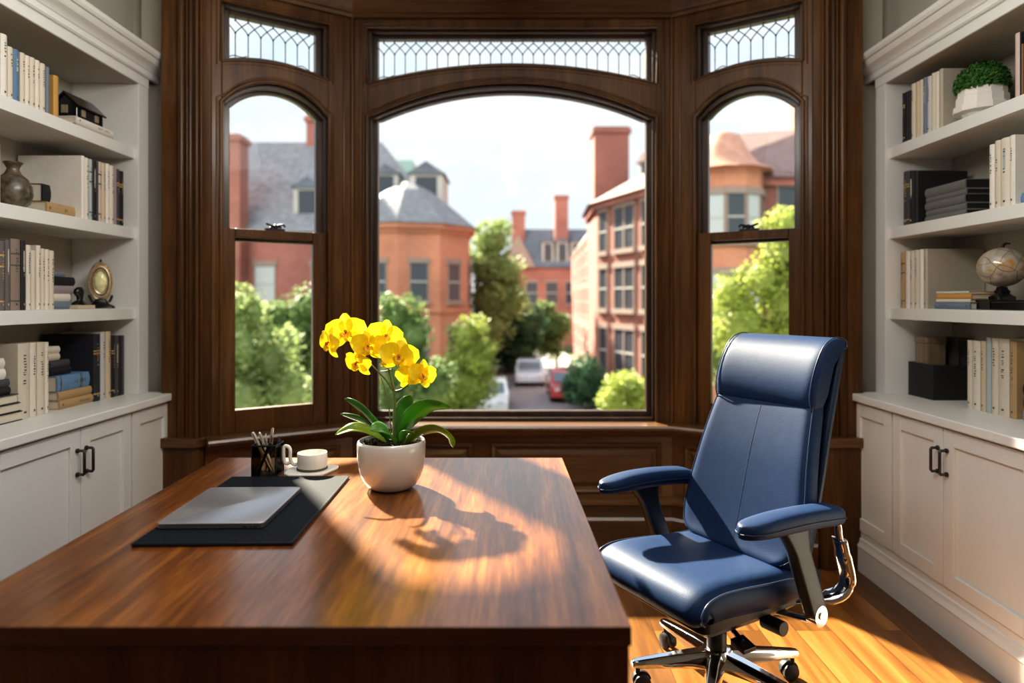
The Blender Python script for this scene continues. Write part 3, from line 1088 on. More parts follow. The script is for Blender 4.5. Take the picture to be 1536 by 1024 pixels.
# second group of uprights on a shelf shares ordinals with the first: say so in their labels
seen = {}
for o in [o for o in bpy.data.objects if o.get('category') == 'book']:
    seen.setdefault(o['label'], []).append(o)
for o in bpy.data.objects:
    if o.get('category') == 'book':
        x, y, z = o.location
        if x > 0 and abs(z - 2.11) < .02 and y < 2.6:
            o['label'] = o['label'].replace('upright from the window', 'upright past the boxwood ball').replace("on right bookcase's top shelf", "on right bookcase's top shelf")
        if x > 0 and abs(z - 1.71) < .02 and y < 2.75:
            o['label'] = o['label'].replace('upright from the window', 'upright past the grey stack')
        if x < 0 and abs(z - .88) < .02 and y < 2.86:
            pass


def dat(sx, X, px):
    return X * F / abs(px - 768)


# --- lying books, left second shelf, beside the vase
G = 'books lying on the left second shelf'
y0, y1 = dat(-1, 1.93, 71), dat(-1, 1.93, 121) - .035
flat_book(-1, 1.93, y0, y1, 1.71, .050, .10, 'tan', "thick tan book lying flat beside the mottled vase on the left second shelf", group=G)
flat_book(-1, 1.955, y0 + .01, y1 - .12, 1.7612, .075, .11, 'black', 'thick black book lying on the tan book beside the vase', 'blank', group=G)
# --- left third shelf, little stack behind the uprights
G = 'little stack on the left third shelf'
z = 1.31
for t, key, ln, lab in ((.034, 'slateblue', .19, 'slate blue book at the bottom of the little stack beside the bust'), (.033, 'ivory', .185, 'ivory book, second from the bottom of the little stack beside the bust'),
                        (.035, 'mauve', .205, 'mauve grey book in the middle of the little stack beside the bust'), (.038, 'black', .215, 'black book, second from the top of the little stack beside the bust'),
                        (.020, 'slateblue', .15, 'small slate blue book on top of the little stack beside the bust')):
    flat_book(-1, 1.985, 2.815, 2.815 + ln, z, t, .13, key, lab, 'blank', G)
    z += t + .0008
# --- left worktop, stack nearest the viewer
G = 'stack of books at the near end of the left worktop'
z = .88
ya = 2.30
for i, (t, key, y1_, lab) in enumerate(((.036, 'navy', 2.622, 'navy bound book with pale page edges, bottom of the near left worktop stack'),
                                        (.034, 'black', 2.612, 'black bound book with pale page edges, second up in the near left worktop stack'),
                                        (.034, 'charcoal', 2.602, 'charcoal bound book with pale page edges, third up in the near left worktop stack'),
                                        (.030, 'black', 2.575, 'black soft book, fourth up in the near left worktop stack'),
                                        (.030, 'charcoal', 2.57, 'charcoal soft book, fifth up in the near left worktop stack'),
                                        (.040, 'white', 2.55, 'worn white book, second from the top of the near left worktop stack'),
                                        (.040, 'ivory', 2.545, 'worn ivory book on top of the near left worktop stack'))):
    if i < 3:        # pages to the room
        bk = flat_book(1, -1.93 - .16, ya, y1_, z, t, .16, key, lab, 'blank', G)
        bk.rotation_euler = Matrix(((-1, 0, 0), (0, 0, 1), (0, 1, 0))).to_euler()
        bk.location = (-1.925 - .16, ya, z + t / 2 + .0004)
    else:
        flat_book(-1, 1.935, ya, y1_, z, t, .15, key, lab, '' if i > 4 else 'blank', G)
    z += t + .0008
# --- left worktop, stack in the middle
G = 'stack of books in the middle of the left worktop'
yb = 2.855
z = .88
for t, key, y1_, xs, dp, lab, st in ((.038, 'tan', 3.082, 1.935, .17, 'tan book at the bottom of the stack under the blue book', ''),
                                     (.036, 'tan', 3.080, 1.940, .17, 'tan book directly under the blue book on the left worktop', 'blank'),
                                     (.066, 'midblue', 3.072, 1.945, .15, 'blue book with gilt ornaments lying on two tan books', 'gold'),
                                     (.034, 'black', 2.99, 1.975, .14, 'black book lying on the blue book', 'blank'),
                                     (.030, 'charcoal', 2.98, 1.975, .14, 'charcoal book, second above the blue book', 'blank'),
                                     (.030, 'cream', 2.93, 1.985, .12, 'small cream book, second from the top above the blue book', 'blank'),
                                     (.030, 'ivory', 2.93, 1.985, .12, 'small ivory book on top of the stack above the blue book', 'blank')):
    flat_book(-1, xs, yb, y1_, z, t, dp, key, lab, st, G)
    z += t + .0008
# --- right second shelf: grey stack
G = 'grey books stacked on the right second shelf'
z = 1.71
yy0, yy1 = dat(1, 1.93, 1448), dat(1, 1.93, 1387)
for i, (t, lab) in enumerate(((.028, 'grey clothbound book at the bottom of the grey stack'), (.028, 'grey clothbound book, second from the bottom of the grey stack'),
                              (.034, 'grey clothbound book in the middle of the grey stack'), (.024, 'thin grey clothbound book, second from the top of the grey stack'),
                              (.040, 'thick grey clothbound book on top of the grey stack'))):
    flat_book(1, 1.93 + .003 * (i % 2), yy0 + .004 * (i % 3), yy1 - .003 * (i % 2), z, t, .17, 'darkgrey', lab, 'blank', G, 0.0, 'rubber')
    z += t + .0008
flat_book(1, 1.93, 2.36, dat(1, 1.93, 1530), 1.71, .045, .1, 'midblue', "blue book lying at the near end of the right bookcase's second shelf", 'blank', None)
# --- right third shelf: lying books before the greige cover
G = 'books lying on the right third shelf'
z = 1.31
for t, key, a, c_, lab, st in ((.030, 'slateblue', 1454, 1401, 'slate blue book at the bottom of the stack beside the globe', ''),
                               (.013, 'ivory', 1455, 1404, 'thin ivory book, second up in the stack beside the globe', 'blank'),
                               (.022, 'orange', 1456, 1405, 'orange tan book, third up in the stack beside the globe', 'blank'),
                               (.011, 'cream', 1453, 1404, 'thin cream book on top of the stack beside the globe', 'blank')):
    flat_book(1, 1.935, dat(1, 1.935, a), dat(1, 1.935, c_), z, t, .14, key, lab, st, G)
    z += t + .0008
# --- left top shelf: two lying books under the black house
G = 'books lying on the left top shelf'
yq0, yq1 = dat(-1, 1.915, 116), dat(-1, 1.915, 171)
flat_book(-1, 1.915, yq0, yq1, 2.11, .020, .14, 'greige', 'thin greige book under the white book and the black ornament', 'blank', G)
flat_book(-1, 1.915, yq0 - .004, yq1 - .004, 2.1308, .030, .14, 'white', 'white book with blue lettering lying under the black house ornament', '', G)
# --- right worktop: dark stack at the near end
G = 'dark books at the near end of the right worktop'
z = .88
for t, key, lab in ((.05, 'midblue', 'blue book under the dark stack at the near end of the right worktop'), (.05, 'charcoal', 'charcoal book in the middle of the dark stack on the right worktop'),
                    (.05, 'black', 'black book on top of the dark stack at the near end of the right worktop')):
    flat_book(1, 1.965, 2.32, 2.565, z, t, .15, key, lab, 'blank', G)
    z += t + .0008

# ------------------------------------------------------------------ ornaments on the shelves
# black house-shaped ornament on the left top shelf
t = thing('house_ornament', 'black glazed house-shaped ornament on the lying white book of the left top shelf', 'ornament', (-1.985, (yq0 + yq1) / 2 - .02, 2.1616))
b = MB()
hw, hl = .055, .095
poly = [(-hw, 0), (hw, 0), (hw, .052), (0, .105), (-hw, .052)]
b.extr(poly, lambda a, z, tt: (a, tt, z), -hl, hl)
b.build('body', M['glaze_black'], t, bevel=.005, seg=3)
b = MB()
for sg in (-1, 1):
    b.hexa([(sg * (hw + .010), -hl - .008, .046), (sg * (hw + .010), hl + .008, .046), (0, hl + .008, .108), (0, -hl - .008, .108)],
           [(sg * (hw + .010), -hl - .008, .054), (sg * (hw + .010), hl + .008, .054), (0, hl + .008, .117), (0, -hl - .008, .117)])
b.build('roof', M['glaze_black'], t)
for yy in (-.05, .045):
    w = MB()
    w.box(hw - .001, hw + .003, yy - .012, yy + .012, .012, .042)
    w.build('window', M['brass'], t)
w = MB()
w.box(-.014, .014, -hl - .003, -hl + .001, .02, .055)
w.build('window', M['brass'], t)

# mottled vase, left second shelf
t = thing('vase', 'round mottled brown stoneware vase with narrow neck', 'vase', (-1.965, 2.625, 1.7104))
b = MB()
prof = [(.0, .0), (.035, .0), (.040, .003), (.058, .022), (.067, .055), (.064, .09), (.050, .117), (.030, .135), (.022, .150), (.021, .158), (.028, .172), (.033, .178), (.033, .181), (.028, .181),
        (.018, .160), (.017, .150), (.017, .120), (.0, .119)]
b.lathe(prof, 40, cap=False)
b.build('body', M['stone_vase'], t, smooth=60)
r = MB()
r.tube([(.031 * math.cos(a * math.pi / 12), .031 * math.sin(a * math.pi / 12), .180) for a in range(25)], .003, 6, cap=False)
r.build('rim', M['stone_vase'], t, smooth=True)

# black horse-head bust on a pale block, left third shelf
yb_ = dat(-1, 1.985, 119)
t = thing('bust', 'small black figurine bust on a pale wooden block beside the oval plate', 'figurine', (-1.985, yb_, 1.3104))
b = MB()
b.box(-.035, .035, -.062, .062, 0, .017)
b.build('block', cloth('tancream'), t, bevel=.002)
b = MB()
b.rings([[(c * .028, s * .048, .0175) for c, s in [(math.cos(2 * math.pi * k / 14), math.sin(2 * math.pi * k / 14)) for k in range(14)]],
         [(c * .022, s * .04 - .002, .028) for c, s in [(math.cos(2 * math.pi * k / 14), math.sin(2 * math.pi * k / 14)) for k in range(14)]],
         [(c * .012, s * .016 + .004, .040) for c, s in [(math.cos(2 * math.pi * k / 14), math.sin(2 * math.pi * k / 14)) for k in range(14)]],
         [(c * .013, s * .018 + .004, .055) for c, s in [(math.cos(2 * math.pi * k / 14), math.sin(2 * math.pi * k / 14)) for k in range(14)]],
         [(c * .018, s * .030 - .004, .072) for c, s in [(math.cos(2 * math.pi * k / 14), math.sin(2 * math.pi * k / 14)) for k in range(14)]],
         [(c * .017, s * .028 - .002, .088) for c, s in [(math.cos(2 * math.pi * k / 14), math.sin(2 * math.pi * k / 14)) for k in range(14)]],
         [(c * .008, s * .012 + .004, .100) for c, s in [(math.cos(2 * math.pi * k / 14), math.sin(2 * math.pi * k / 14)) for k in range(14)]]])
b.build('head', M['glaze_black'], t, smooth=60)

# oval brass plate on a black stand
yp = dat(-1, 2.0, 151)
t = thing('oval_plate', 'oval brass framed plate with amber glass centre on a black stand', 'ornament', (-2.0, yp, 1.3104), R(24))
# local: the face looks along -y
def oval(b, prof, seg=40):
    rings = []
    for r, d in prof:
        rings.append([(r * .052 * math.cos(2 * math.pi * k / seg), d, .128 + r * .098 * math.sin(2 * math.pi * k / seg)) for k in range(seg)])
    b.rings(rings)
b = MB()
oval(b, [(.9, .008), (1.0, .004), (1.0, -.004), (.95, -.010), (.90, -.004), (.84, -.002), (.80, -.008), (.74, -.009), (.68, -.004), (.60, -.010), (.56, -.0075)])
b.build('frame', M['brass'], t, smooth=40)
b = MB()
oval(b, [(.68, -.002), (.68, -.006), (.5, -.007), (.3, -.006)])
b.build('dark_field', M['glaze_black'], t, smooth=40)
b = MB()
oval(b, [(.52, -.006), (.49, -.011), (.35, -.016), (.18, -.019), (.02, -.020)])
b.build('glass_centre', M['amber'], t, smooth=60)
b = MB()
b.rings([rr for rr in [[(x, y, 0) for x, y in rrect(-.062, .062, -.035, .035, .02)], [(x * .95, y * .9, .012) for x, y in rrect(-.062, .062, -.035, .035, .02)],
                       [(x * .6, y * .6, .022) for x, y in rrect(-.062, .062, -.035, .035, .02)], [(x * .32, y * .5, .046) for x, y in rrect(-.062, .062, -.035, .035, .02)]]])
b.tube([(-.035, .004, .03), (-.045, .002, .05), (-.048, -.004, .062)], .006, 8)
b.tube([(.035, .004, .03), (.045, .002, .05), (.048, -.004, .062)], .006, 8)
b.build('stand', M['glaze_black'], t, smooth=40)
b = MB()
b.lathe([(.004, 0), (.006, .006), (.003, .012), (.0, .014)], 10, (0, 0, .225))
b.build('finial', M['iron'], t, smooth=True)

# boxwood ball in a white tiered pot, right top shelf
ypot = 2.83
t = thing('potted_boxwood', 'clipped green boxwood ball in a white tiered pot on the top shelf', 'potted plant', (1.995, ypot, 2.1104))
b = MB()
def oct_(r, z, s=1.0):
    return [(r * math.cos(2 * math.pi * (k + .5) / 12), r * math.sin(2 * math.pi * (k + .5) / 12), z) for k in range(12)]
b.rings([oct_(.040, 0), oct_(.056, .006), oct_(.070, .026), oct_(.097, .032), oct_(.097, .056), oct_(.088, .058), oct_(.088, .090), oct_(.082, .092), oct_(.082, .120), oct_(.074, .120), oct_(.070, .106), oct_(.002, .105)])
b.build('pot', M['ceramic_matt'], t, bevel=.002)
t.scale = (1.1, 1.1, 1.1)
rr = random.Random(3)
b = MB()
b.lathe([(.0, .106), (.05, .108), (.076, .13), (.080, .155), (.066, .19), (.034, .208), (.0, .212)], 20, cap=False)
for i in range(2000):
    u, v = rr.random() * 2 * math.pi, rr.uniform(-.35, 1)
    c = math.sqrt(max(0, 1 - v * v))
    nrm = Vector((c * math.cos(u), c * math.sin(u), v))
    p = Vector((nrm.x * .088, nrm.y * .088, .142 + nrm.z * .078)) * 1.0
    p += nrm * rr.uniform(-.006, .007)
    a = nrm.orthogonal().normalized()
    a.rotate(Matrix.Rotation(rr.random() * 6.28, 3, nrm))
    q = (a + nrm * rr.uniform(.2, .9)).normalized()
    w = q.cross(nrm)
    w = w.normalized() if w.length > 1e-4 else a.orthogonal()
    L = rr.uniform(.006, .010)
    b.poly([p - q * L, p + w * L * .45, p + q * L, p - w * L * .45])
b.build('foliage', M['moss'], t)

# decorative globe on a black pedestal, right third shelf
yg = 2.70
t = thing('globe', 'mottled amber and grey decorative globe on a black foot', 'ornament', (1.985, yg, 1.3104 + .0412))
b = MB()
b.rings([[(x, y, z) for x, y in rrect(-s, s, -s, s, s * .3)] for s, z in ((.036, 0), (.036, .012), (.026, .018), (.020, .026), (.022, .034), (.016, .042), (.014, .052))])
b.build('foot', M['glaze_black'], t, smooth=30)
b = MB()
prof = [(.088 * math.sin(math.pi * k / 20), .052 + .080 + -.080 * math.cos(math.pi * k / 20)) for k in range(21)]
b.lathe(prof, 40, cap=False)


def globe_mat():
    m, nt, bb = new_mat('globe_marbling')
    v = coords(nt, (1, 1, 1))
    n = N(nt, 'ShaderNodeTexNoise', Scale=14.0, Detail=6.0, Distortion=1.5)
    nt.links.new(v, n.inputs['Vector'])
    vo = nt.nodes.new('ShaderNodeTexVoronoi')
    vo.feature = 'DISTANCE_TO_EDGE'
    vo.inputs['Scale'].default_value = 16.0
    nt.links.new(v, vo.inputs['Vector'])
    base = ramp(nt, n.outputs['Fac'], [(0.32, (0.22, 0.20, 0.17)), (0.45, (0.36, 0.33, 0.28)), (0.55, (0.42, 0.37, 0.28)), (0.66, (0.46, 0.22, 0.05)), (.75, (.3, .3, .3))])
    mx = nt.nodes.new('ShaderNodeMix')
    mx.data_type = 'RGBA'
    nt.links.new(ramp(nt, vo.outputs['Distance'], [(0.0, (1, 1, 1)), (0.03, (0, 0, 0))]), mx.inputs['Factor'])
    nt.links.new(base, mx.inputs[6])
    mx.inputs[7].default_value = (0.20, 0.13, 0.06, 1)
    nt.links.new(mx.outputs[2], bb.inputs['Base Color'])
    bb.inputs['Roughness'].default_value = 0.16
    bb.inputs['Coat Weight'].default_value = 0.6
    return m


b.build('ball', globe_mat(), t, smooth=True)
b = MB()
b.tube(crom([(0, 0, .208), (.004, -.004, .222), (.002, -.022, .226), (0, -.040, .224)], 5), [.0055] * 5 + [.005] * 6 + [.0035] * 5, 8)
b.build('stalk', M['iron'], t, smooth=True)
t = thing('black_box', 'flat black box with a grey clasp under the decorative globe', 'box', (1.985, 2.655, 1.3104))
b = MB()
b.box(-.05, .16, -.17, .125, 0, .029)
b.build('base', M['glaze_black'], t, bevel=.003)
b = MB()
b.box(-.052, .162, -.172, .127, .0292, .041)
b.build('lid', M['glaze_black'], t, bevel=.003)
b = MB()
b.box(-.0545, -.0525, .04, .10, .004, .040)
b.build('clasp', M['bronze'], t, bevel=.0008)

# open black box on the right worktop with two dark things standing in it
t = thing('storage_box', 'black open storage box in the corner of the right worktop', 'box', (2.075, 3.225, .8804))
w, l, hh, th = .100, .098, .165, .006
for nm, q in (('side', (-w, -w + th, -l, l)), ('side', (w - th, w, -l, l)), ('side', (-w + th, w - th, -l, -l + th)), ('side', (-w + th, w - th, l - th, l))):
    b = MB()
    b.box(*q, th, hh)
    b.build(nm, M['pad_edge'] if nm == 'x' else cloth('black'), t, bevel=.0015)
b = MB()
b.box(-w, w, -l, l, 0, th)
b.build('bottom', cloth('black'), t)
t = thing('grained_case', 'brown grained case standing in the black storage box', 'case', (2.035, 3.245, .8868))
b = MB()
b.box(-.045, .045, -.05, .05, 0, .255)
b.build('body', M['smoke_wood'], t, bevel=.004)
b = MB()
b.box(-.047, .047, -.052, .052, .2552, .285)
b.build('lid', M['smoke_wood'], t, bevel=.004)
t = thing('dark_case', 'narrow dark case with a metal edge standing in the black storage box', 'case', (2.137, 3.205, .8868))
b = MB()
b.box(-.025, .025, -.055, .055, 0, .285)
b.build('body', cloth('charcoal'), t, bevel=.004)
b = MB()
b.box(-.026, -.020, -.058, -.0545, .002, .283)
b.build('edge_strip', M['bronze'], t)
# ------------------------------------------------------------------ desk
SK = -0.0215         # the desk leans a little: x shifts by SK per metre of depth


def sk(x, y):
    return x + SK * (y - 1.224)


DT = thing('desk', 'large polished walnut desk in the middle of the study', 'desk', (-.44, 1.88, 0))
inv = Matrix.Translation(Vector(DT.location)).inverted()
X0, X1, D0, D1 = -1.090, .220, 1.224, 2.542


def skbox(b, x0, x1, y0, y1, z0, z1):
    q = [(sk(x0, y0), y0), (sk(x1, y0), y0), (sk(x1, y1), y1), (sk(x0, y1), y1)]
    b.hexa([(*p, z0) for p in q], [(*p, z1) for p in q])


b = MB(inv)
skbox(b, X0, X1, D0, D1, .7145, .75)
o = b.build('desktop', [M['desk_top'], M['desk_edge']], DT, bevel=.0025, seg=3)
for p in o.data.polygons:
    if p.normal.z < .5:
        p.material_index = 1
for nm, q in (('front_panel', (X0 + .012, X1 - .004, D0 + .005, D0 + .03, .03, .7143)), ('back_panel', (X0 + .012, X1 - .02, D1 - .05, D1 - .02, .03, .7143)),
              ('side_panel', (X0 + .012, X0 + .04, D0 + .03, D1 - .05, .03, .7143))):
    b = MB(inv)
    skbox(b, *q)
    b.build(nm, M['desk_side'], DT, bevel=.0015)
for y0, y1 in ((D0 + .031, D0 + .40), (D1 - .42, D1 - .051)):
    b = MB(inv)
    skbox(b, X0 + .06, X1 - .03, y0, y1, .03, .7143)
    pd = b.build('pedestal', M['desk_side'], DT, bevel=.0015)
    for z0, z1 in ((.06, .30), (.305, .50), (.505, .705)):
        b = MB(inv)
        skbox(b, X1 - .029, X1 - .012, y0 + .012, y1 - .012, z0, z1)
        b.build('drawer', M['desk_side'], pd, bevel=.002)
b = MB(inv)
skbox(b, X0 + .03, X1 - .03, D0 + .04, D1 - .04, 0, .03)
b.build('plinth', M['desk_edge'], DT)

# ---- desk pad
ZD = .7503


def deskpt(x, y, z=.75):
    d = (EYE - z) * F / (y - 450)
    return Vector(((x - 768) * d / F, d, z))


RZ = math.atan2(.0215, 1)
t = thing('desk_pad', 'charcoal leather desk pad under the closed laptop', 'desk pad', (-.737, 1.932, ZD), RZ)
hw, hl = .196, .311
b = MB()
b.prism(rrect(-hw, hw, -hl, hl, .004, 3), 0.0032, .0078)
o = b.build('cover', [M['pad'], M['pad_edge']], t, bevel=.0012)
for p in o.data.polygons:
    if abs(p.normal.z) < .5:
        p.material_index = 1
b = MB()
b.prism(rrect(-hw + .002, hw - .002, -hl + .001, hl - .001, .004, 3), 0, .0030)
b.build('base', M['pad_edge'], t)
b = MB()
for q in ((-hw + .004, -hl + .004, hw - .004, -hl + .0052), (hw - .0055, -hl + .004, hw - .0042, hl - .004)):
    b.box(q[0], q[2], q[1], q[3], .0076, .0081)
b.build('stitching', M['pad_edge'], t)

# ---- closed laptop
t = thing('laptop', 'closed grey aluminium laptop lying on the charcoal desk pad', 'laptop', (-.785, 1.888, ZD + .0084), RZ)
hw, hl = .1385, .166
b = MB()
b.rings([[(x * .985, y * .985, 0) for x, y in rrect(-hw, hw, -hl, hl, .014, 6)], [(x, y, .002) for x, y in rrect(-hw, hw, -hl, hl, .014, 6)], [(x, y, .0105) for x, y in rrect(-hw, hw, -hl, hl, .014, 6)]])
o = b.build('base', M['alu_dark'], t, smooth=40)
b = MB()
b.prism(rrect(-hw + .002, hw - .002, -hl + .002, hl - .002, .012, 6), .0105, .0117)
b.build('gasket', M['rubber'], t)
b = MB()
b.rings([[(x, y, .0117) for x, y in rrect(-hw, hw, -hl, hl, .014, 6)], [(x, y, .0150) for x, y in rrect(-hw, hw, -hl, hl, .014, 6)], [(x * .992, y * .992, .0163) for x, y in rrect(-hw, hw, -hl, hl, .014, 6)]])
b.build('lid', M['alu'], t, smooth=40)
b = MB()
for xx, w in ((.090, .010), (.106, .005), (.117, .008)):
    b.box(xx - w / 2, xx + w / 2, -hl - .0004, -hl + .002, .0042, .0074)
b.build('port', M['rubber'], o)

# ---- pen holder of smoked glass in a black wire frame
pc = Vector((-.8385, 2.290, ZD))
t = thing('pen_holder', 'square smoked glass pen holder with thin black metal edges', 'pen holder', pc)
h, w = .107, .040
b = MB()
for sxx in (-1, 1):
    for sy in (-1, 1):
        b.tube([(sxx * w, sy * w, 0.001), (sxx * w, sy * w, h)], .0022, 8)
b.tube([(x, y, h) for x, y in rrect(-w, w, -w, w, .006, 4)] + [(w - .006, -w, h)], .0028, 8)
b.tube([(x, y, .003) for x, y in rrect(-w, w, -w, w, .004, 4)] + [(w - .004, -w, .003)], .0024, 8)
b.build('frame', M['iron'], t, smooth=50)
b = MB()
b.box(-w + .001, w - .001, -w + .001, w - .001, .001, .006)
b.build('bottom', M['iron'], t)
for q in ((-w, w, -w, -w), (-w, w, w, w), (-w, -w, -w, w), (w, w, -w, w)):
    b = MB()
    b.box(min(q[0], q[1]) - .0006, max(q[0], q[1]) + .0006, min(q[2], q[3]) - .0006, max(q[2], q[3]) + .0006, .005, h - .002)
    b.build('glass_pane', M['smoke_glass'], t)


def pen(name, label, base, tip, r, body, cap, kind, cat='pen'):
    base, tip = Vector(base) + pc, Vector(tip) + pc
    d = tip - base
    t = thing(name, label, cat, base, group=None)
    L = d.length
    q = d.to_track_quat('Z', 'Y')
    t.rotation_mode = 'QUATERNION'
    t.rotation_quaternion = q
    b = MB()
    b.lathe([(.0008, 0), (.002, .004), (r * .8, .014), (r, .022), (r, L * .62)], 12)
    b.build('barrel', body, t, smooth=40)
    c = MB()
    if kind == 'cap':
        c.lathe([(r, L * .62), (r * 1.12, L * .625), (r * 1.12, L - .008), (r * .8, L - .002), (.001, L)], 12)
        c.box(r * 1.0, r * 1.45, -.0016, .0016, L * .68, L - .006)
    elif kind == 'pencil':
        c.lathe([(r, L * .62), (r, L - .012), (r * 1.05, L - .011), (r * 1.05, L - .003), (.001, L)], 6)
    else:
        c.lathe([(r, L * .62), (r * .95, L - .02), (r * .5, L - .016), (r * .5, L - .003), (.001, L)], 12)
        c.box(r * .9, r * 1.5, -.0018, .0018, L * .66, L - .014)
    c.build('cap', cap, t, smooth=40)
    return t


pen('pen', 'thick silver pen leaning out of the holder towards the bookcase', (.016, -.006, .007), (-.049, -.012, .150), .0058, M['pen_silver'], M['pen_silver'], 'cap')
pen('pen', 'slimmer pale pen beside the thick silver pen leaning towards the bookcase', (.020, .006, .007), (-.034, .010, .146), .0045, M['ceramic_matt'], M['pen_silver'], 'cap')
pen('pen', 'bright chrome clip pen standing tallest at the back of the holder', (-.004, .020, .007), (.012, .014, .160), .0050, M['ink'], M['pen_silver'], 'cap')
pen('pen', 'short chrome pen in the middle of the holder', (.004, .006, .007), (-.012, .012, .140), .0042, M['ink'], M['chrome'], 'click')
pen('pencil', 'copper coloured pencil between the chrome pens', (-.012, .010, .007), (.003, .024, .134), .0036, M['copper'], M['copper'], 'pencil', 'pencil')
pen('pen', 'black pen crossing behind the glass towards the saucer', (-.026, -.030, .007), (.020, -.029, .118), .0052, M['glaze_black'], M['glaze_black'], 'cap')
pen('pen', 'dark blue pen at the saucer side of the holder', (.016, .026, .007), (.034, .012, .132), .0046, M['ink'], M['ink'], 'click')
# ---- cup and saucer
sc = deskpt(467, 709)
t = thing('saucer', 'white rounded square saucer with cut corners under the squat cup', 'saucer', (sc.x, sc.y, ZD), R(4))
b = MB()
poly = [(-.082, -.045), (-.060, -.068), (.022, -.072), (.050, -.060), (.086, .030), (.084, .050), (.070, .062), (-.058, .062), (-.076, .050), (-.084, .010)]
b.rings([[(x * .93, y * .93, 0) for x, y in poly], [(x, y, .006) for x, y in poly], [(x, y, .010) for x, y in poly], [(x * .97, y * .97, .0125) for x, y in poly]])
b.build('plate', M['ceramic_matt'], t, bevel=.002)
cc = Vector((-.695, sc.y + .004, ZD + .0129))
t = thing('cup', 'squat white straight-sided cup with a looping handle standing on the saucer', 'cup', cc)
b = MB()
b.lathe([(.049, 0), (.052, .001), (.052, .006), (.049, .0065)], 40)
b.build('base_ring', M['grey_ring'], t, smooth=40)['label'] = 'dark grey ring under the cup'
b = MB()
r, hh = .0505, .058
b.lathe([(.0, .0068), (r - .002, .0068), (r, .010), (r, hh - .002), (r - .001, hh), (r - .004, hh), (r - .005, hh - .002), (r - .006, .014), (.0, .013)], 48, cap=False)
b.build('body', M['ceramic_matt'], t, smooth=40)
b = MB()
pts = [(-.049, 0, .018), (-.060, 0, .014), (-.072, .0, .022), (-.077, 0, .040), (-.077, 0, .064), (-.083, 0, .076), (-.094, 0, .079), (-.100, 0, .070), (-.100, 0, .046), (-.098, 0, .026), (-.088, 0, .018), (-.076, 0, .024)]
b.tube(crom(pts, 5), .0062, 12, flat=(1.0, 1.0))
b.build('handle', M['ceramic_matt'], t, smooth=True)

# ------------------------------------------------------------------ orchid
OX, OY = -.386, 2.135
t = thing('potted_orchid', 'yellow orchid in a round glossy white pot on the walnut desk', 'potted plant', (OX, OY, ZD))
OT = t
b = MB()
prof = [(0, 0), (.060, 0), (.066, .003), (.080, .014), (.093, .034), (.102, .062), (.107, .095), (.109, .125), (.1085, .144), (.106, .152), (.103, .154), (.100, .152), (.100, .136), (.098, .130), (.0, .130)]
b.lathe(prof, 64, cap=False)
b.build('pot', M['ceramic'], t, smooth=50)['label'] = 'glossy white rounded pot'
b = MB()
rg = random.Random(5)
b.lathe([(0, .133), (.05, .138), (.096, .1335)], 24, cap=False)
for i in range(220):
    a, rad = rg.random() * 6.283, .094 * math.sqrt(rg.random())
    c = Vector((rad * math.cos(a), rad * math.sin(a), .137 + rg.random() * .006))
    s = rg.uniform(.004, .009)
    e = Euler((rg.random() * 3, rg.random() * 3, rg.random() * 3)).to_matrix()
    p = [c + e @ Vector(v) * s for v in ((-1, -.6, -.3), (1, -.6, -.3), (1, .6, -.3), (-1, .6, -.3), (-1, -.6, .3), (1, -.6, .3), (1, .6, .3), (-1, .6, .3))]
    b.hexa(p[:4], p[4:])
o = b.build('bark_mulch', M['soil'], t)
o['kind'] = 'stuff'


def loc(x, y, d):
    """photo pixel at depth d in the orchid's own frame"""
    return pt(x, y, d) - Vector((OX, OY, ZD))


def leaf(pts, wmax, mat, twist=0.0, up=(0, 0, 1), fold=.25, peak=.55):
    c = crom(pts, 7)
    n = len(c)
    b = MB()
    rows = []
    for i, p in enumerate(c):
        u = i / (n - 1)
        tdir = (c[min(i + 1, n - 1)] - c[max(i - 1, 0)]).normalized()
        side = tdir.cross(Vector(up))
        if side.length < 1e-4:
            side = tdir.orthogonal()
        side.normalize()
        side = Matrix.Rotation(twist, 3, tdir) @ side
        nor = side.cross(tdir).normalized()
        w = wmax * (max(0.0, math.sin(math.pi * min(1, u ** .85 * .97 + .03))) ** .55) * (.45 + .55 * min(1, u / peak))
        w = max(w * 1.22, .0008)
        rows.append([p + side * w * k + nor * (fold * w * abs(k) ** 1.4) for k in (-1, -.6, -.25, 0, .25, .6, 1)])
    b.rings(rows, cap=False, closed=False)
    return b.build('leaf', mat, OT, smooth=True, solid=.0022)


dp = 2.135
LV = [
    ([(594, 662, dp), (565, 640, dp + .02), (540, 615, dp + .05), (517, 598, dp + .08)], .030, 'leaf', .9),
    ([(588, 664, dp + .02), (565, 648, dp + .05), (540, 632, dp + .08), (511, 621, dp + .10)], .026, 'leaf', .7),
    ([(580, 664, dp - .02), (555, 648, dp - .03), (530, 642, dp - .05), (503, 652, dp - .06)], .020, 'leaf_lime', -.5),
    ([(592, 666, dp - .03), (585, 652, dp - .06), (570, 643, dp - .09), (556, 645, dp - .11)], .026, 'leaf', -.55),
    ([(593, 660, dp + .03), (597, 635, dp + .05), (606, 612, dp + .07), (617, 592, dp + .08)], .028, 'leaf_dark', 1.15),
    ([(597, 666, dp), (612, 635, dp - .01), (640, 612, dp - .02), (676, 610, dp - .03)], .033, 'leaf', -.75),
    ([(606, 668, dp - .02), (625, 652, dp - .03), (652, 646, dp - .05), (672, 656, dp - .06), (680, 671, dp - .06)], .027, 'leaf_lime', -.6),
    ([(600, 664, dp - .03), (605, 652, dp - .05), (612, 648, dp - .06), (622, 650, dp - .07)], .014, 'leaf', -.3),
]
for pts_, w_, m_, tw in LV:
    leaf([loc(*p) for p in pts_], w_, M[m_], tw)

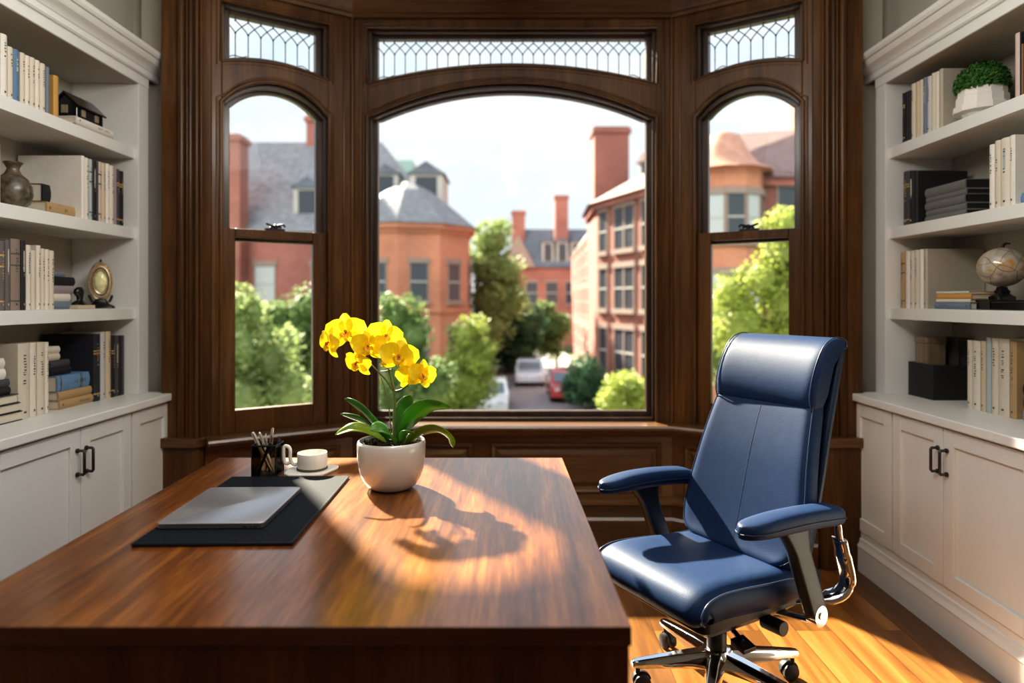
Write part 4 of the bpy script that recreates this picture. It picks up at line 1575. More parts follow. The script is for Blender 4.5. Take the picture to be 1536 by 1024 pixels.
# stems
FD = 2.20
ST = [
    ([(590, 664, 2.14), (591, 640, 2.145), (592, 600, 2.16), (589, 575, 2.17), (580, 548, 2.19), (568, 533, 2.21)], [.0048, .0045, .0042, .0038, .0032, .0026]),
    ([(591, 588, 2.165), (580, 571, 2.17), (566, 556, 2.18), (556, 545, 2.185)], [.0034, .003, .0028, .0024]),
    ([(592, 587, 2.165), (602, 584, 2.16), (612, 577, 2.155), (618, 570, 2.15)], [.0032, .0028, .0025, .0022]),
    ([(586, 664, 2.16), (586, 640, 2.17), (582, 600, 2.20), (574, 573, 2.22), (569, 560, 2.22)], [.0022, .002, .0018, .0015, .0012]),
    ([(568, 533, 2.21), (556, 522, 2.215), (540, 512, 2.22), (520, 503, 2.22), (498, 512, 2.22)], [.0026, .0024, .0022, .002, .0016]),
    ([(571, 557, 2.185), (580, 556, 2.18), (588, 553, 2.18)], [.002, .0018, .0014]),
]
for pts_, rs in ST:
    c = [loc(*p) for p in pts_]
    cc_ = crom(c, 6)
    rr_ = []
    for i in range(len(cc_)):
        f_ = i / 6
        k_ = min(int(f_), len(rs) - 2)
        rr_.append(rs[k_] + (rs[k_ + 1] - rs[k_]) * (f_ - k_))
    b = MB()
    b.tube(cc_, rr_, 8)
    b.build('stem', M['stem'], OT, smooth=True)


def petal(b, ang, L, W, Mx, cup=.12, back=.10, ruff=0.0, tipr=1.0):
    ca, sa = math.cos(ang), math.sin(ang)
    rows = []
    n = 8
    for i in range(n + 1):
        u = i / n
        w = W * (math.sin(math.pi * (u ** .75) * .94 + .06 * math.pi * 0.5) ** .62) if 0 < u < 1 else (W * .18 if u == 0 else W * .22 * tipr)
        r = []
        for k in (-1, -.7, -.35, 0, .35, .7, 1):
            x = .06 + u * L
            y = k * w
            z = cup * math.sin(math.pi * u * .8) - back * u * u + .10 * abs(k) ** 2 * w - .04 * (1 - abs(k)) * u + ruff * math.sin(k * 5 + u * 4)
            r.append(Mx @ Vector((x * ca - y * sa, x * sa + y * ca, z)))
        rows.append(r)
    b.rings(rows, cap=False, closed=False)


def flower(x, y, d, size, yaw, pitch, roll, rnd):
    """faces the viewer at yaw = pitch = 0"""
    c = loc(x, y, d)
    e = Matrix.Rotation(R(yaw), 3, 'Z') @ Matrix.Rotation(R(pitch), 3, 'X')
    # local z -> -Y (towards the viewer), local y -> Z
    base = Matrix(((1, 0, 0), (0, 0, -1), (0, 1, 0)))
    q = (e @ base @ Matrix.Rotation(R(roll), 3, 'Z')) * size * 1.08
    m4 = Matrix.Translation(c) @ q.to_4x4()
    b = MB()
    I = m4
    for a, L, W in ((90, .98, .36), (218, .95, .34), (322, .95, .34)):
        petal(b, R(a + rnd.uniform(-6, 6)), L, W, I, .06, .16)
    f = b.build('flower', M['petal'], OT, smooth=True)
    b = MB()
    for a in (18, 162):
        petal(b, R(a + rnd.uniform(-5, 5)), 1.02, .60, Matrix.Translation(m4.to_3x3() @ Vector((0, 0, .05))) @ I, .12, .10, .012, 1.6)
    b.build('petal', M['petal'], f, smooth=True)
    b = MB()
    for a, L, W in ((270, .42, .15), (215, .28, .16), (325, .28, .16)):
        petal(b, R(a), L, W, Matrix.Translation(m4.to_3x3() @ Vector((0, 0, .16))) @ I, .22, .02)
    b.build('lip', M['lip'], f, smooth=True)
    b = MB(m4)
    b.tube([(0, .10, .10), (0, .06, .26), (0, -.02, .34)], [.06, .085, .05], 8)
    for a in range(7):
        u = rnd.random() * 6.28
        rr_ = rnd.uniform(.10, .22)
        p = (rr_ * math.cos(u), rr_ * math.sin(u) - .03, .20)
        b.tube([p, (p[0] * 1.1, p[1] * 1.1, .26)], .018, 5)
    b.build('column', M['column'], f, smooth=True)


rf = random.Random(11)
for a in [(519, 499, 2.225, .060, 8, -8, 6), (495, 515, 2.215, .049, -42, 4, -12), (553, 519, 2.185, .052, 6, 2, 0), (577, 505, 2.235, .054, 22, -10, -14),
          (538, 544, 2.20, .048, -30, 14, -8), (598, 535, 2.175, .057, 12, -4, -8), (617, 562, 2.165, .045, 18, 4, 8), (632, 563, 2.155, .046, 34, 6, -14)]:
    flower(*a, rf)
# ------------------------------------------------------------------ executive chair (local: x forward, y to the chair's left, z up)
YAW = math.radians(210)
CH = thing('office_chair', 'navy leather high-backed office chair with chrome base turned towards the desk', 'chair', (.72, 2.345, 0), YAW)


def extr_y(b, prof, y0, y1):
    b.rings([[(x, y0, z) for x, z in prof], [(x, y1, z) for x, z in prof]])


def cushion(name, outline, thick, mat, parent, frame, bulge=.015, nu=14, nv=14):
    """soft pad: rounded grid patch on a path. frame(u,v,w)->point, u,v in 0..1, w thickness -1..1"""
    b = MB()
    rows = []
    for side in (1, -1):
        grid = []
        for i in range(nu + 1):
            grid.append([frame(i / nu, j / nv, side) for j in range(nv + 1)])
        rows.append(grid)
    ids = [[[b.vert(p) for p in r] for r in g] for g in rows]
    for s in (0, 1):
        for i in range(nu):
            for j in range(nv):
                q = (ids[s][i][j], ids[s][i + 1][j], ids[s][i + 1][j + 1], ids[s][i][j + 1])
                b.face(q if s == 0 else tuple(reversed(q)))
    def edge(lst0, lst1):
        for k in range(len(lst0) - 1):
            b.face((lst0[k], lst0[k + 1], lst1[k + 1], lst1[k]))
    edge(ids[0][0], ids[1][0])
    edge(ids[1][nu], ids[0][nu])
    edge([r[0] for r in ids[1]], [r[0] for r in ids[0]])
    edge([r[nv] for r in ids[0]], [r[nv] for r in ids[1]])
    return b.build(name, mat, parent, smooth=True, subsurf=1)


def edge_f(t, k=.16):
    """1 in the middle, falling to 0 at the edges with a round shoulder"""
    d = min(t, 1 - t)
    if d >= k:
        return 1.0
    q = 1 - d / k
    return math.sqrt(max(0.0, 1 - q * q))


# ---- seat: side profile with a waterfall front
sp = crom([(-.235, 0, .470), (-.12, 0, .462), (.02, 0, .468), (.16, 0, .480), (.26, 0, .482), (.325, 0, .464), (.356, 0, .425), (.352, 0, .388), (.326, 0, .368)], 6)
HWS = .265


def seat_frame(u, v, w):
    i = u * (len(sp) - 1)
    k = min(int(i), len(sp) - 2)
    p = sp[k].lerp(sp[k + 1], i - k)
    tg = (sp[k + 1] - sp[k]).normalized()
    nr = Vector((-tg.z, 0, tg.x))
    y = (v - .5) * 2
    th = .052
    hw = HWS * (1 - .05 * (1 - u) ** 2)
    shoulder = edge_f(v, .10)
    c = p - nr * .05
    if w > 0:
        off = .050 * (shoulder * .75 + .25) + .006 * (1 - y * y) - .008 * math.exp(-(y * 2.2) ** 2) * (1 if u < .5 else .3)
    else:
        off = -.070 * (shoulder * .4 + .6) * (1 - .75 * max(0, (u - .55) / .45))
    q = c + nr * off
    return Vector((q.x, y * hw * (1.0 if w > 0 else .97), q.z))


cushion('seat', None, 0, M['leather'], CH, seat_frame, nu=26, nv=18)
for sg in (-1, 1):
    b = MB()
    pts = []
    for i in range(2, 47):
        u = i / 48
        p = seat_frame(u, .5 + sg * .485, 1)
        pts.append(p + Vector((0, sg * .002, .001)))
    b.tube(pts, .0030, 6)
    b.build('piping', M['piping'], CH, smooth=True)

# ---- backrest
bp_ = crom([(-.085, 0, .440), (-.118, 0, .50), (-.150, 0, .60), (-.178, 0, .70), (-.212, 0, .82), (-.262, 0, .96), (-.290, 0, 1.02)], 6)


def lerp_tab(u, tab):
    for (a, p), (b_, q) in zip(tab, tab[1:]):
        if u <= b_:
            k = (u - a) / (b_ - a)
            return p + (q - p) * k
    return tab[-1][1]


def back_frame(u, v, w):
    i = u * (len(bp_) - 1)
    k = min(int(i), len(bp_) - 2)
    p = bp_[k].lerp(bp_[k + 1], i - k)
    tg = (bp_[k + 1] - bp_[k]).normalized()
    nr = Vector((tg.z, 0, -tg.x))       # forward
    y = (v - .5) * 2
    hw = lerp_tab(u, ((0, .17), (.03, .205), (.08, .238), (.16, .262), (.28, .274), (.45, .266), (.65, .246), (.85, .222), (1, .205)))
    sh = edge_f(v, .09) * (.35 + .65 * edge_f(max(0.001, min(.999, u)), .07))
    if w > 0:
        off = .030 * sh + .010 * y * y + .006 * math.sin(math.pi * u)
    else:
        off = -.030 * (.5 + .5 * edge_f(v, .1))
    q = p + nr * off
    return Vector((q.x, y * hw, q.z))


bk = cushion('backrest', None, 0, M['leather'], CH, back_frame, nu=26, nv=40)
b = MB()
b.tube([back_frame(i / 40, .5, 1) + Vector((-.0012, 0, 0)) for i in range(2, 40)], .0018, 6)
b.build('centre_seam', M['leather_dark'], bk, smooth=True)
for sg in (-1, 1):
    b = MB()
    b.tube([back_frame(i / 40, .5 + sg * .475, 1) + Vector((.0005, 0, 0)) for i in range(2, 40)], .0022, 6)
    b.build('piping', M['piping'], bk, smooth=True)

# ---- headrest: a rounded pillow rolled over the top
hp = [(.020, .955), (.052, .972), (.072, 1.02), (.074, 1.08), (.062, 1.145), (.040, 1.198), (.004, 1.226), (-.040, 1.232), (-.078, 1.218), (-.086, 1.196), (-.060, 1.186), (-.030, 1.170), (-.014, 1.10), (-.010, 1.00)]
hp = [(x * 1.12 - .290 - (z - 1.0) * .225, z - .012) for x, z in hp]
b = MB()
rings = []
for k in range(25):
    y = -1 + 2 * k / 24
    e = edge_f((y + 1) / 2, .10)
    cx = sum(p[0] for p in hp) / len(hp)
    cz = sum(p[1] for p in hp) / len(hp)
    sc_ = .80 + .20 * e
    yy = y * .226 * (1 if abs(y) < 1 else .995)
    rings.append([(cx + (x - cx) * sc_ + .010 * (y * y) - .01, yy, cz + (z - cz) * (.92 + .08 * e)) for x, z in hp])
b.rings(rings)
hd = b.build('headrest', M['leather'], CH, smooth=60, subsurf=1)
for sg in (-1, 1):
    b = MB()
    r_ = rings[1] if sg < 0 else rings[-2]
    b.tube([Vector(p) + Vector((0, sg * .0015, 0)) for p in crom(r_[1:11], 4)], .0022, 6)
    b.build('piping', M['piping'], hd, smooth=True)

# ---- back shell
shell_in = crom([(-.160, 0, .390), (-.205, 0, .50), (-.240, 0, .62), (-.273, 0, .74), (-.312, 0, .88), (-.360, 0, 1.04), (-.404, 0, 1.185)], 6)


def shell_frame(u, v, w):
    i = u * (len(shell_in) - 1)
    k = min(int(i), len(shell_in) - 2)
    p = shell_in[k].lerp(shell_in[k + 1], i - k)
    tg = (shell_in[k + 1] - shell_in[k]).normalized()
    nr = Vector((tg.z, 0, -tg.x))
    y = (v - .5) * 2
    hw = .238 * (1 - .05 * max(0, (u - .5) / .5)) * (.75 + .25 * min(1, u / .12) ** .5 if u < .12 else 1)
    off = (.012 + .016 * y * y) if w > 0 else -.030 * (.35 + .65 * edge_f(v, .12)) + .012 * y * y
    q = p + nr * off
    return Vector((q.x, y * hw, q.z))


cushion('back_shell', None, 0, M['leather_dark'], CH, shell_frame, nu=20, nv=16)
b = MB()
b.box(-.225, -.165, -.17, .17, .50, .56)
b.box(-.320, -.235, -.16, .16, .80, .86)
b.build('spacer', M['black_plastic'], CH, bevel=.006)

# ---- arms
for sg in (-1, 1):
    b = MB()
    yc = sg * .305
    arm = []
    # outline of the pad from above: blunt at the back, rounded nose in front, slightly bowed
    n = 26
    top = []
    for k in range(n + 1):
        u = k / n
        x = (-.235 if sg > 0 else -.165) + .455 * u
        hw_ = .047 * (math.sqrt(max(0, 1 - max(0, (u - .80) / .20) ** 2)) if u > .80 else 1) ** .8 * (math.sqrt(max(0, 1 - (1 - u / .12) ** 2)) * .25 + .75 if u < .12 else 1)
        hw_ = max(hw_, .004)
        zz = .642 + .014 * math.sin(math.pi * min(1, u * .9 + .1)) + .016 * u
        th = .033 * (1 - .34 * max(0, (u - .6) / .4) ** 2) * (1 if u > .08 else .75 + .25 * u / .08)
        ring = []
        for j in range(16):
            a = 2 * math.pi * j / 16
            cx_, sz_ = math.cos(a), math.sin(a)
            px_ = math.copysign(abs(cx_) ** .55, cx_) * hw_
            pz_ = math.copysign(abs(sz_) ** .65, sz_) * th
            ring.append((x, yc + px_ + sg * (-.018 * (u - .4) ** 2 * 2), zz + pz_))
        top.append(ring)
    b.rings(top)
    a_ = b.build('armrest', M['leather'], CH, smooth=60, subsurf=1)
    for off in (.004,):
        b = MB()
        b.tube([(r[0][0], r[0][1] + .0008, r[0][2] - .004) for r in top], .0020, 6)
        b.tube([(r[8][0], r[8][1] - .0008, r[8][2] - .004) for r in top], .0020, 6)
        b.build('piping', M['leather_dark'], a_, smooth=True)
    # post
    b = MB()
    c0, c1 = Vector((-.005 + (.07 if sg < 0 else 0), yc, .632)), Vector((-.100 + (.05 if sg < 0 else 0), yc + sg * .012, .360))
    rg_ = []
    for k in range(9):
        u = k / 8
        c = c0.lerp(c1, u)
        wx = .040 if u > .2 else .040 + (.2 - u) * .12
        rg_.append([(c.x + x * wx / .040, c.y + y, c.z) for x, y in rrect(-.042, .042, -.021, .021, .015, 4)])
    b.rings(rg_)
    p_ = b.build('arm_post', M['black_plastic'], CH, smooth=50)
    b = MB()
    b.rings([[(c1.x + math.cos(2 * math.pi * k / 20) * .030, yc + sg * yy, c1.z - .008 + math.sin(2 * math.pi * k / 20) * .034) for k in range(20)] for yy in (-.004, .034)])
    b.tube([(c1.x, yc + sg * .030, c1.z - .006), (c1.x, yc + sg * .038, c1.z - .006)], .012, 12)
    j_ = b.build('pivot', M['chrome'], CH, smooth=40)
    b = MB()
    b.tube(crom([(c1.x - .004, yc + sg * .010, c1.z - .032), (c1.x - .01, yc - sg * .05, c1.z - .046), (-.08, sg * .17, .312), (-.06, sg * .10, .318)], 5), .017, 10, flat=(1.2, .6))
    b.build('arm_bracket', M['chrome'], CH, smooth=True)
    # chrome link from the pad to the back support
    b = MB()
    b.tube(crom([(-.150, yc, .632), (-.205, yc, .632), (-.236, yc - sg * .004, .612), (-.246, yc - sg * .006, .575), (-.250, yc - sg * .006, .555)], 5), .0105, 10, flat=(1.3, .7))
    b.build('arm_link', M['chrome'], CH, smooth=True)
    b = MB()
    ys = yc - sg * .006
    b.tube(crom([(-.250, ys, .560), (-.272, ys, .49), (-.290, ys, .42), (-.270, ys - sg * .010, .372), (-.215, ys - sg * .045, .352), (-.150, ys - sg * .10, .345), (-.10, ys - sg * .16, .335)], 6),
           [.022] * 5 + [.025] * 9 + [.022] * 9 + [.016] * 14, 12, flat=(1.3, .5))
    k_ = b.build('back_bracket', M['chrome'], CH, smooth=True)
    b = MB()
    b.tube([(-.256, ys + sg * .006, .545), (-.256, ys + sg * .016, .545)], .010, 12)
    b.build('bolt', M['bronze'], k_, smooth=40)

# ---- mechanism, levers, column
b = MB()
b.rings([[(x, y, z) for x, y in rrect(-.17 * s, .285 * s, -.215 * s, .215 * s, .03)] for z, s in ((.380, 1.0), (.332, 1.0), (.292, .80), (.286, .76))])
b.build('seat_pan', M['black_plastic'], CH, smooth=30)
b = MB()
b.rings([[(x, y, z) for x, y in rrect(-.13, .13, -.085, .085, .02)] for z in (.245, .256, .318)])
b.build('mechanism', M['black_plastic'], CH, smooth=30, bevel=.004)
b = MB()
b.tube([(-.02, .09, .292), (-.02, .20, .298)], .0075, 10)
b.tube([(-.02, .185, .297), (-.02, .262, .300)], .024, 14)
b.build('tilt_knob', M['black_plastic'], CH, smooth=40, bevel=.002)
b = MB()
b.tube([(.06, .08, .275), (.065, .13, .262), (.07, .175, .245)], .009, 10)
b.hexa([(.04, .15, .232), (.10, .15, .232), (.10, .205, .222), (.04, .205, .222)], [(.04, .15, .252), (.10, .15, .252), (.10, .205, .236), (.04, .205, .236)])
b.build('height_lever', M['black_plastic'], CH, bevel=.003)
b = MB()
b.lathe([(.027, .17), (.027, .25)], 24)
b.lathe([(.034, .105), (.034, .185), (.030, .19)], 24)
b.build('column', M['black_plastic'], CH, smooth=40)
# ---- five-star base
b = MB()
b.lathe([(.0, .062), (.040, .062), (.056, .075), (.056, .118), (.046, .132), (.0, .134)], 32, cap=False)
b.build('hub', M['chrome'], CH, smooth=40)
for wa in (8, 115, 186, 248, 312):
    a = R(wa) - YAW
    ca, sa = math.cos(a), math.sin(a)
    m = Matrix(((ca, -sa, 0), (sa, ca, 0), (0, 0, 1))).to_4x4()
    b = MB(m)
    rg_ = []
    for u, hw_, z0, z1 in ((.035, .034, .070, .128), (.10, .029, .074, .124), (.20, .024, .078, .114), (.285, .020, .080, .104), (.305, .014, .082, .100)):
        rg_.append([(u, -hw_, z0), (u, hw_, z0), (u, hw_, (z0 + z1) / 2), (u, hw_ * .55, z1), (u, -hw_ * .55, z1), (u, -hw_, (z0 + z1) / 2)])
    b.rings(rg_)
    lg = b.build('base_leg', M['chrome'], CH, smooth=30, bevel=.003)
    b = MB(m)
    b.tube([(.285, 0, .03), (.285, 0, .082)], .008, 10)
    for yy in (-.024, .006):
        b.rings([[(.272 + r_ * math.cos(2 * math.pi * k / 20), y_, .029 + r_ * math.sin(2 * math.pi * k / 20)) for k in range(20)]
                 for y_, r_ in ((yy, .024), (yy + .003, .0285), (yy + .015, .0285), (yy + .018, .024))])
    b.rings([[(.272 + r_ * math.cos(math.pi * (.05 + .9 * k / 10)), y_, .030 + r_ * math.sin(math.pi * (.05 + .9 * k / 10))) for k in range(11)] + [(.272 - .026, y_, .034), (.272 + .026, y_, .034)]
             for y_, r_ in ((-.006, .034), (.006, .034))])
    b.build('caster', M['rubber'], lg, smooth=40)
# ------------------------------------------------------------------ the street outside (the study is one floor up)
ZS = -3.70


def simple_out(name, pts, z, mat, label):
    b = MB()
    b.prism(pts, z - .3, z)
    return struct(name, label, b.build(name, mat))


simple_out('ground', [(-60, 5.0), (60, 5.0), (60, 140), (-60, 140)], ZS - .02, M['earth'], 'planted ground round the houses')
simple_out('street', [(-2.6, 5.2), (3.6, 5.2), (3.6, 130), (-2.6, 130)], ZS + .02, M['asphalt'], 'grey asphalt street running away from the house')
simple_out('sidewalk', [(3.6, 5.2), (4.9, 5.2), (4.9, 130), (3.6, 130)], ZS + .14, M['pavement'], 'pale pavement before the brick row')
simple_out('sidewalk_far', [(-4.2, 5.2), (-2.6, 5.2), (-2.6, 130), (-4.2, 130)], ZS + .14, M['pavement'], 'pale pavement before the round brick tower')


def win(parent, o, u, w, h, pane='dark_pane', n=None, name='window', double=False):
    """window on a wall: o = lower middle, u = along the wall, n = out of the wall"""
    o, u, n = Vector(o), Vector(u).normalized(), Vector(n).normalized()
    up = Vector((0, 0, 1))
    def q(b, s0, s1, z0, z1, d0, d1):
        b.hexa([o + u * s0 + n * d0 + up * z0, o + u * s1 + n * d0 + up * z0, o + u * s1 + n * d1 + up * z0, o + u * s0 + n * d1 + up * z0],
               [o + u * s0 + n * d0 + up * z1, o + u * s1 + n * d0 + up * z1, o + u * s1 + n * d1 + up * z1, o + u * s0 + n * d1 + up * z1])
    b = MB()
    q(b, -w / 2 - .14, w / 2 + .14, -.22, 0, -.05, .14)
    q(b, -w / 2 - .14, w / 2 + .14, h, h + .26, -.05, .08)
    q(b, -w / 2 - .06, -w / 2, 0, h, -.05, .05)
    q(b, w / 2, w / 2 + .06, 0, h, -.05, .05)
    if double:
        q(b, -.05, .05, 0, h, -.05, .05)
    f = b.build(name, M['stone'], parent)
    b = MB()
    q(b, -w / 2, w / 2, 0, h, -.02, .02)
    b.build('pane', M[pane], f)
    b = MB()
    q(b, -w / 2, w / 2, h * .48, h * .52, .02, .045)
    b.build('sash_bar', M['cream_paint'], f)
    return f


def chimney(parent, x, y, z0, z1, w=1.2, d=1.2, mat='brick', name='chimney'):
    b = MB()
    b.box(x - w / 2, x + w / 2, y - d / 2, y + d / 2, z0, z1 - .35)
    b.box(x - w / 2 - .12, x + w / 2 + .12, y - d / 2 - .12, y + d / 2 + .12, z1 - .35, z1 - .12)
    b.box(x - w / 2 - .02, x + w / 2 + .02, y - d / 2 - .02, y + d / 2 + .02, z1 - .12, z1)
    return b.build(name, M[mat], parent)


def hip(parent, x0, x1, y0, y1, z0, z1, inx, iny, mat, name='roof', over=.35):
    b = MB()
    x0, x1, y0, y1 = x0 - over, x1 + over, y0 - over, y1 + over
    b.hexa([(x0, y0, z0), (x1, y0, z0), (x1, y1, z0), (x0, y1, z0)], [(x0 + inx, y0 + iny, z1), (x1 - inx, y0 + iny, z1), (x1 - inx, y1 - iny, z1), (x0 + inx, y1 - iny, z1)])
    return b.build(name, M[mat], parent)


def dormer(parent, x, y, z, w, h, d, n, mat='slate_dark'):
    """a small roofed window standing out of a roof; n = facing direction (x or y axis)"""
    n = Vector(n)
    u = Vector((-n.y, n.x, 0))
    o = Vector((x, y, z))
    def P(s, dd, zz):
        return o + u * s - n * dd + Vector((0, 0, zz))
    b = MB()
    b.hexa([P(-w / 2, 0, 0), P(w / 2, 0, 0), P(w / 2, d, 0), P(-w / 2, d, 0)], [P(-w / 2, 0, h), P(w / 2, 0, h), P(w / 2, d, h), P(-w / 2, d, h)])
    f = b.build('dormer', M['cream_paint'], parent)
    b = MB()
    b.rings([[P(-w / 2 - .15, -.15, h), P(w / 2 + .15, -.15, h), P(0, -.15, h + w * .38)], [P(-w / 2 - .15, d, h), P(w / 2 + .15, d, h), P(0, d, h + w * .38)]])
    b.build('dormer_roof', M[mat], f)
    b = MB()
    b.hexa([P(-w * .32, -.04, h * .12), P(w * .32, -.04, h * .12), P(w * .32, .02, h * .12), P(-w * .32, .02, h * .12)], [P(-w * .32, -.04, h * .92), P(w * .32, -.04, h * .92), P(w * .32, .02, h * .92), P(-w * .32, .02, h * .92)])
    b.build('dormer_pane', M['dark_pane'], f)
    return f


FY, FX = (0, -1, 0), (-1, 0, 0)

# ---- left house: round bay towards the street, slate roof with dormers
t = thing('brick_house', 'orange brick house with a round bay and slate roof, left of the street', 'building', (-9, 40, ZS))
inv = Matrix.Translation(Vector(t.location)).inverted()
T0 = t


def finish(t):
    """children were built in world space: move them into the frame of their thing"""
    inv = Matrix.Translation(Vector(t.location)).inverted()
    def go(o):
        o.data.transform(inv)
        for c in o.children:
            go(c)
    for c in t.children:
        go(c)


b = MB()
b.box(-24, -3.4, 34.0, 56, ZS, 4.8)
b.build('wall', M['brick_dull'], t)
TC, TR, TN = (-5.35, 34.4), 3.25, 10
def ring(r, z, n=TN, c=TC):
    return [(c[0] + r * math.cos(2 * math.pi * (k + .5) / n), c[1] + r * math.sin(2 * math.pi * (k + .5) / n), z) for k in range(n)]
b = MB()
b.rings([ring(TR, ZS), ring(TR, 4.7)])
b.build('round_bay', M['brick_orange'], t)
b = MB()
for z0, z1, r in ((4.55, 4.75, TR + .12), (4.75, 5.0, TR + .3), (.75, .95, TR + .1)):
    b.rings([ring(r, z0), ring(r, z1)])
b.build('string_course', M['brick_orange'], t)
b = MB()
b.rings([ring(TR + .42, 4.98), ring(TR - .7, 5.9), ring(TR - 2.0, 6.9), ring(.3, 7.4)])
b.build('tower_roof', M['slate'], t)
hip(t, -24, -3.4, 34.0, 56, 4.8, 10.5, 4.5, 5.0, 'slate')
for k in range(TN):
    a = 2 * math.pi * k / TN
    nv = Vector((math.cos(a), math.sin(a), 0))
    if nv.y < .35 and nv.x > -.9:
        ap = TR * math.cos(math.pi / TN)
        for z, h in ((1.35, 1.75), (-1.9, 1.85)):
            win(t, (TC[0] + nv.x * ap, TC[1] + nv.y * ap, z), (-nv.y, nv.x, 0), .80, h, 'dark_pane', nv)
for x, z, pane in ((-12.6, 1.3, 'blind_pane'), (-9.7, 1.3, 'blind_pane'), (-15.4, 1.3, 'dark_pane'), (-12.6, -1.9, 'dark_pane'), (-9.9, -1.9, 'dark_pane')):
    win(t, (x, 34.0, z), (1, 0, 0), 1.0, 1.8, pane, FY)
dormer(t, -4.45, 34.6, 6.0, 1.7, 1.9, 3.0, FY)
dormer(t, -6.75, 35.6, 6.5, 1.3, 1.6, 3.0, FY)
dormer(t, -10.6, 34.6, 5.3, 1.5, 1.9, 3.0, FY)
chimney(t, -14.15, 33.6, ZS, 9.6, 1.3, 1.1, 'brick')
chimney(t, -11.2, 39, 7, 12.0, 1.3, 1.2, 'brick_dull')
b = MB()
b.box(-9.2, -6.6, 44, 46, 9.3, 10.6)
b.build('copper_lantern', M['verdigris'], t)
finish(t)

# ---- right row: street side faces west, gable end faces the study
t = thing('brick_terrace', 'long red brick terrace with tall chimney, right of the street', 'building', (10, 45, ZS))
def block(parent, poly, z0, z1, zr, inset, wall, roof):
    b = MB()
    b.prism(poly, z0, z1)
    b.build('wall', M[wall], parent)
    cx = sum(p[0] for p in poly) / len(poly)
    cy = sum(p[1] for p in poly) / len(poly)
    def grow(d):
        out = []
        for x, y in poly:
            v = Vector((x - cx, y - cy))
            out.append((x + v.x / v.length * d * 1.3, y + v.y / v.length * d * 1.3))
        return out
    b = MB()
    b.prism(grow(.18), z1 - .1, z1 + .2)
    b.build('cornice', M['brick_dull'], parent)
    b = MB()
    b.rings([[(x, y, z1 + .2) for x, y in grow(.35)], [(x, y, zr) for x, y in grow(-inset)]])
    b.build('roof', M[roof], parent)


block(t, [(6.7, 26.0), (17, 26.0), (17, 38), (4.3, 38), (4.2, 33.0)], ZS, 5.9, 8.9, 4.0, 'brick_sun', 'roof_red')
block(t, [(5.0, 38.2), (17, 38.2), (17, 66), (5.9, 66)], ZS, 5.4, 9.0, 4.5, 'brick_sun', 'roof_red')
FU, FN = Vector((2.5, -7.0, 0)).normalized(), Vector((-7.0, -2.5, 0)).normalized()
for tt, w_, dbl in ((.37, 1.75, True), (.095, .75, False), (.70, 1.75, True)):
    for z, h in ((3.7, 1.9), (.95, 1.9), (-2.1, 2.1)):
        win(t, (4.2 + 2.5 * tt, 33 - 7 * tt, z), FU, w_, h, 'dark_pane', FN, double=dbl)
for y in (40.0, 43.0, 46.5, 50.5, 55, 60):
    for z, h in ((3.0, 1.8), (.3, 1.9), (-2.6, 1.9)):
        win(t, (5.0 + .9 * (y - 38.2) / 27.8, y, z), (.032, 1, 0), 1.2, h, 'dark_pane', (-1, .032, 0))
for x, w in ((10.75, .75), (12.6, 1.2), (14.6, 1.0)):
    for z, h in ((4.15, 1.6), (1.3, 1.5), (-2.0, 1.6)):
        win(t, (x, 26.0, z), (1, 0, 0), w, h, 'dark_pane' if x < 12 else 'blind_pane', FY)
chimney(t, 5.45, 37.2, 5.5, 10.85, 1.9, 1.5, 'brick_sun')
chimney(t, 13.4, 29.5, 7.5, 10.9, 1.7, 1.3)
# copper-roofed turret on the gable end
b = MB()
tc = (8.3, 26.1)
b.rings([ring(1.45, ZS, 12, tc), ring(1.45, 6.3, 12, tc)])
b.build('turret', M['brick_orange'], t)
b = MB()
b.rings([ring(1.85, 6.3, 12, tc), ring(1.35, 6.55, 12, tc), ring(.95, 7.1, 12, tc), ring(.6, 7.75, 12, tc), ring(.1, 7.95, 12, tc)])
b.build('turret_roof', M['copper_roof'], t, smooth=60)
for k in range(12):
    a = 2 * math.pi * k / 12
    nv = Vector((math.cos(a), math.sin(a), 0))
    if nv.y < -.3 and k % 1 == 0:
        ap = 1.45 * math.cos(math.pi / 12)
        for z, h in ((3.6, 1.7), (.7, 1.6)):
            win(t, (tc[0] + nv.x * ap, tc[1] + nv.y * ap, z), (-nv.y, nv.x, 0), .62, h, 'dark_pane' if k % 2 else 'blind_pane', nv)
dormer(t, 6.3, 31.5, 6.7, 1.1, 1.2, 2.5, (-.94, -.34, 0), 'roof_red')
finish(t)

# ---- far house across the end of the street
t = thing('slate_house', 'distant brick house with slate roof and pale dormers closing the street', 'building', (3, 78, ZS))
b = MB()
b.box(-1.5, 14, 74, 90, ZS, 5.0)
b.build('wall', M['brick'], t)
hip(t, -1.5, 14, 74, 90, 5.0, 9.6, 3.4, 4.0, 'slate_dark')
b = MB()
b.rings([[(-1.2, 73.4, 5.0), (2.6, 73.4, 5.0), (.7, 73.4, 8.6)], [(-1.2, 80, 5.0), (2.6, 80, 5.0), (.7, 80, 8.6)]])
b.build('gable', M['stone'], t)
for x in (4.0, 5.6, 7.2):
    dormer(t, x, 74.2, 5.4, 1.3, 2.4, 4, FY)
for x in (.0, 2.2, 4.4, 6.6):
    win(t, (x, 74, 1.0), (1, 0, 0), 1.2, 2.3, 'dark_pane', FY)
chimney(t, .75, 77, 7, 11.6, 1.5, 1.4)
chimney(t, 5.6, 76, 7, 13.2, 1.5, 1.4)
finish(t)


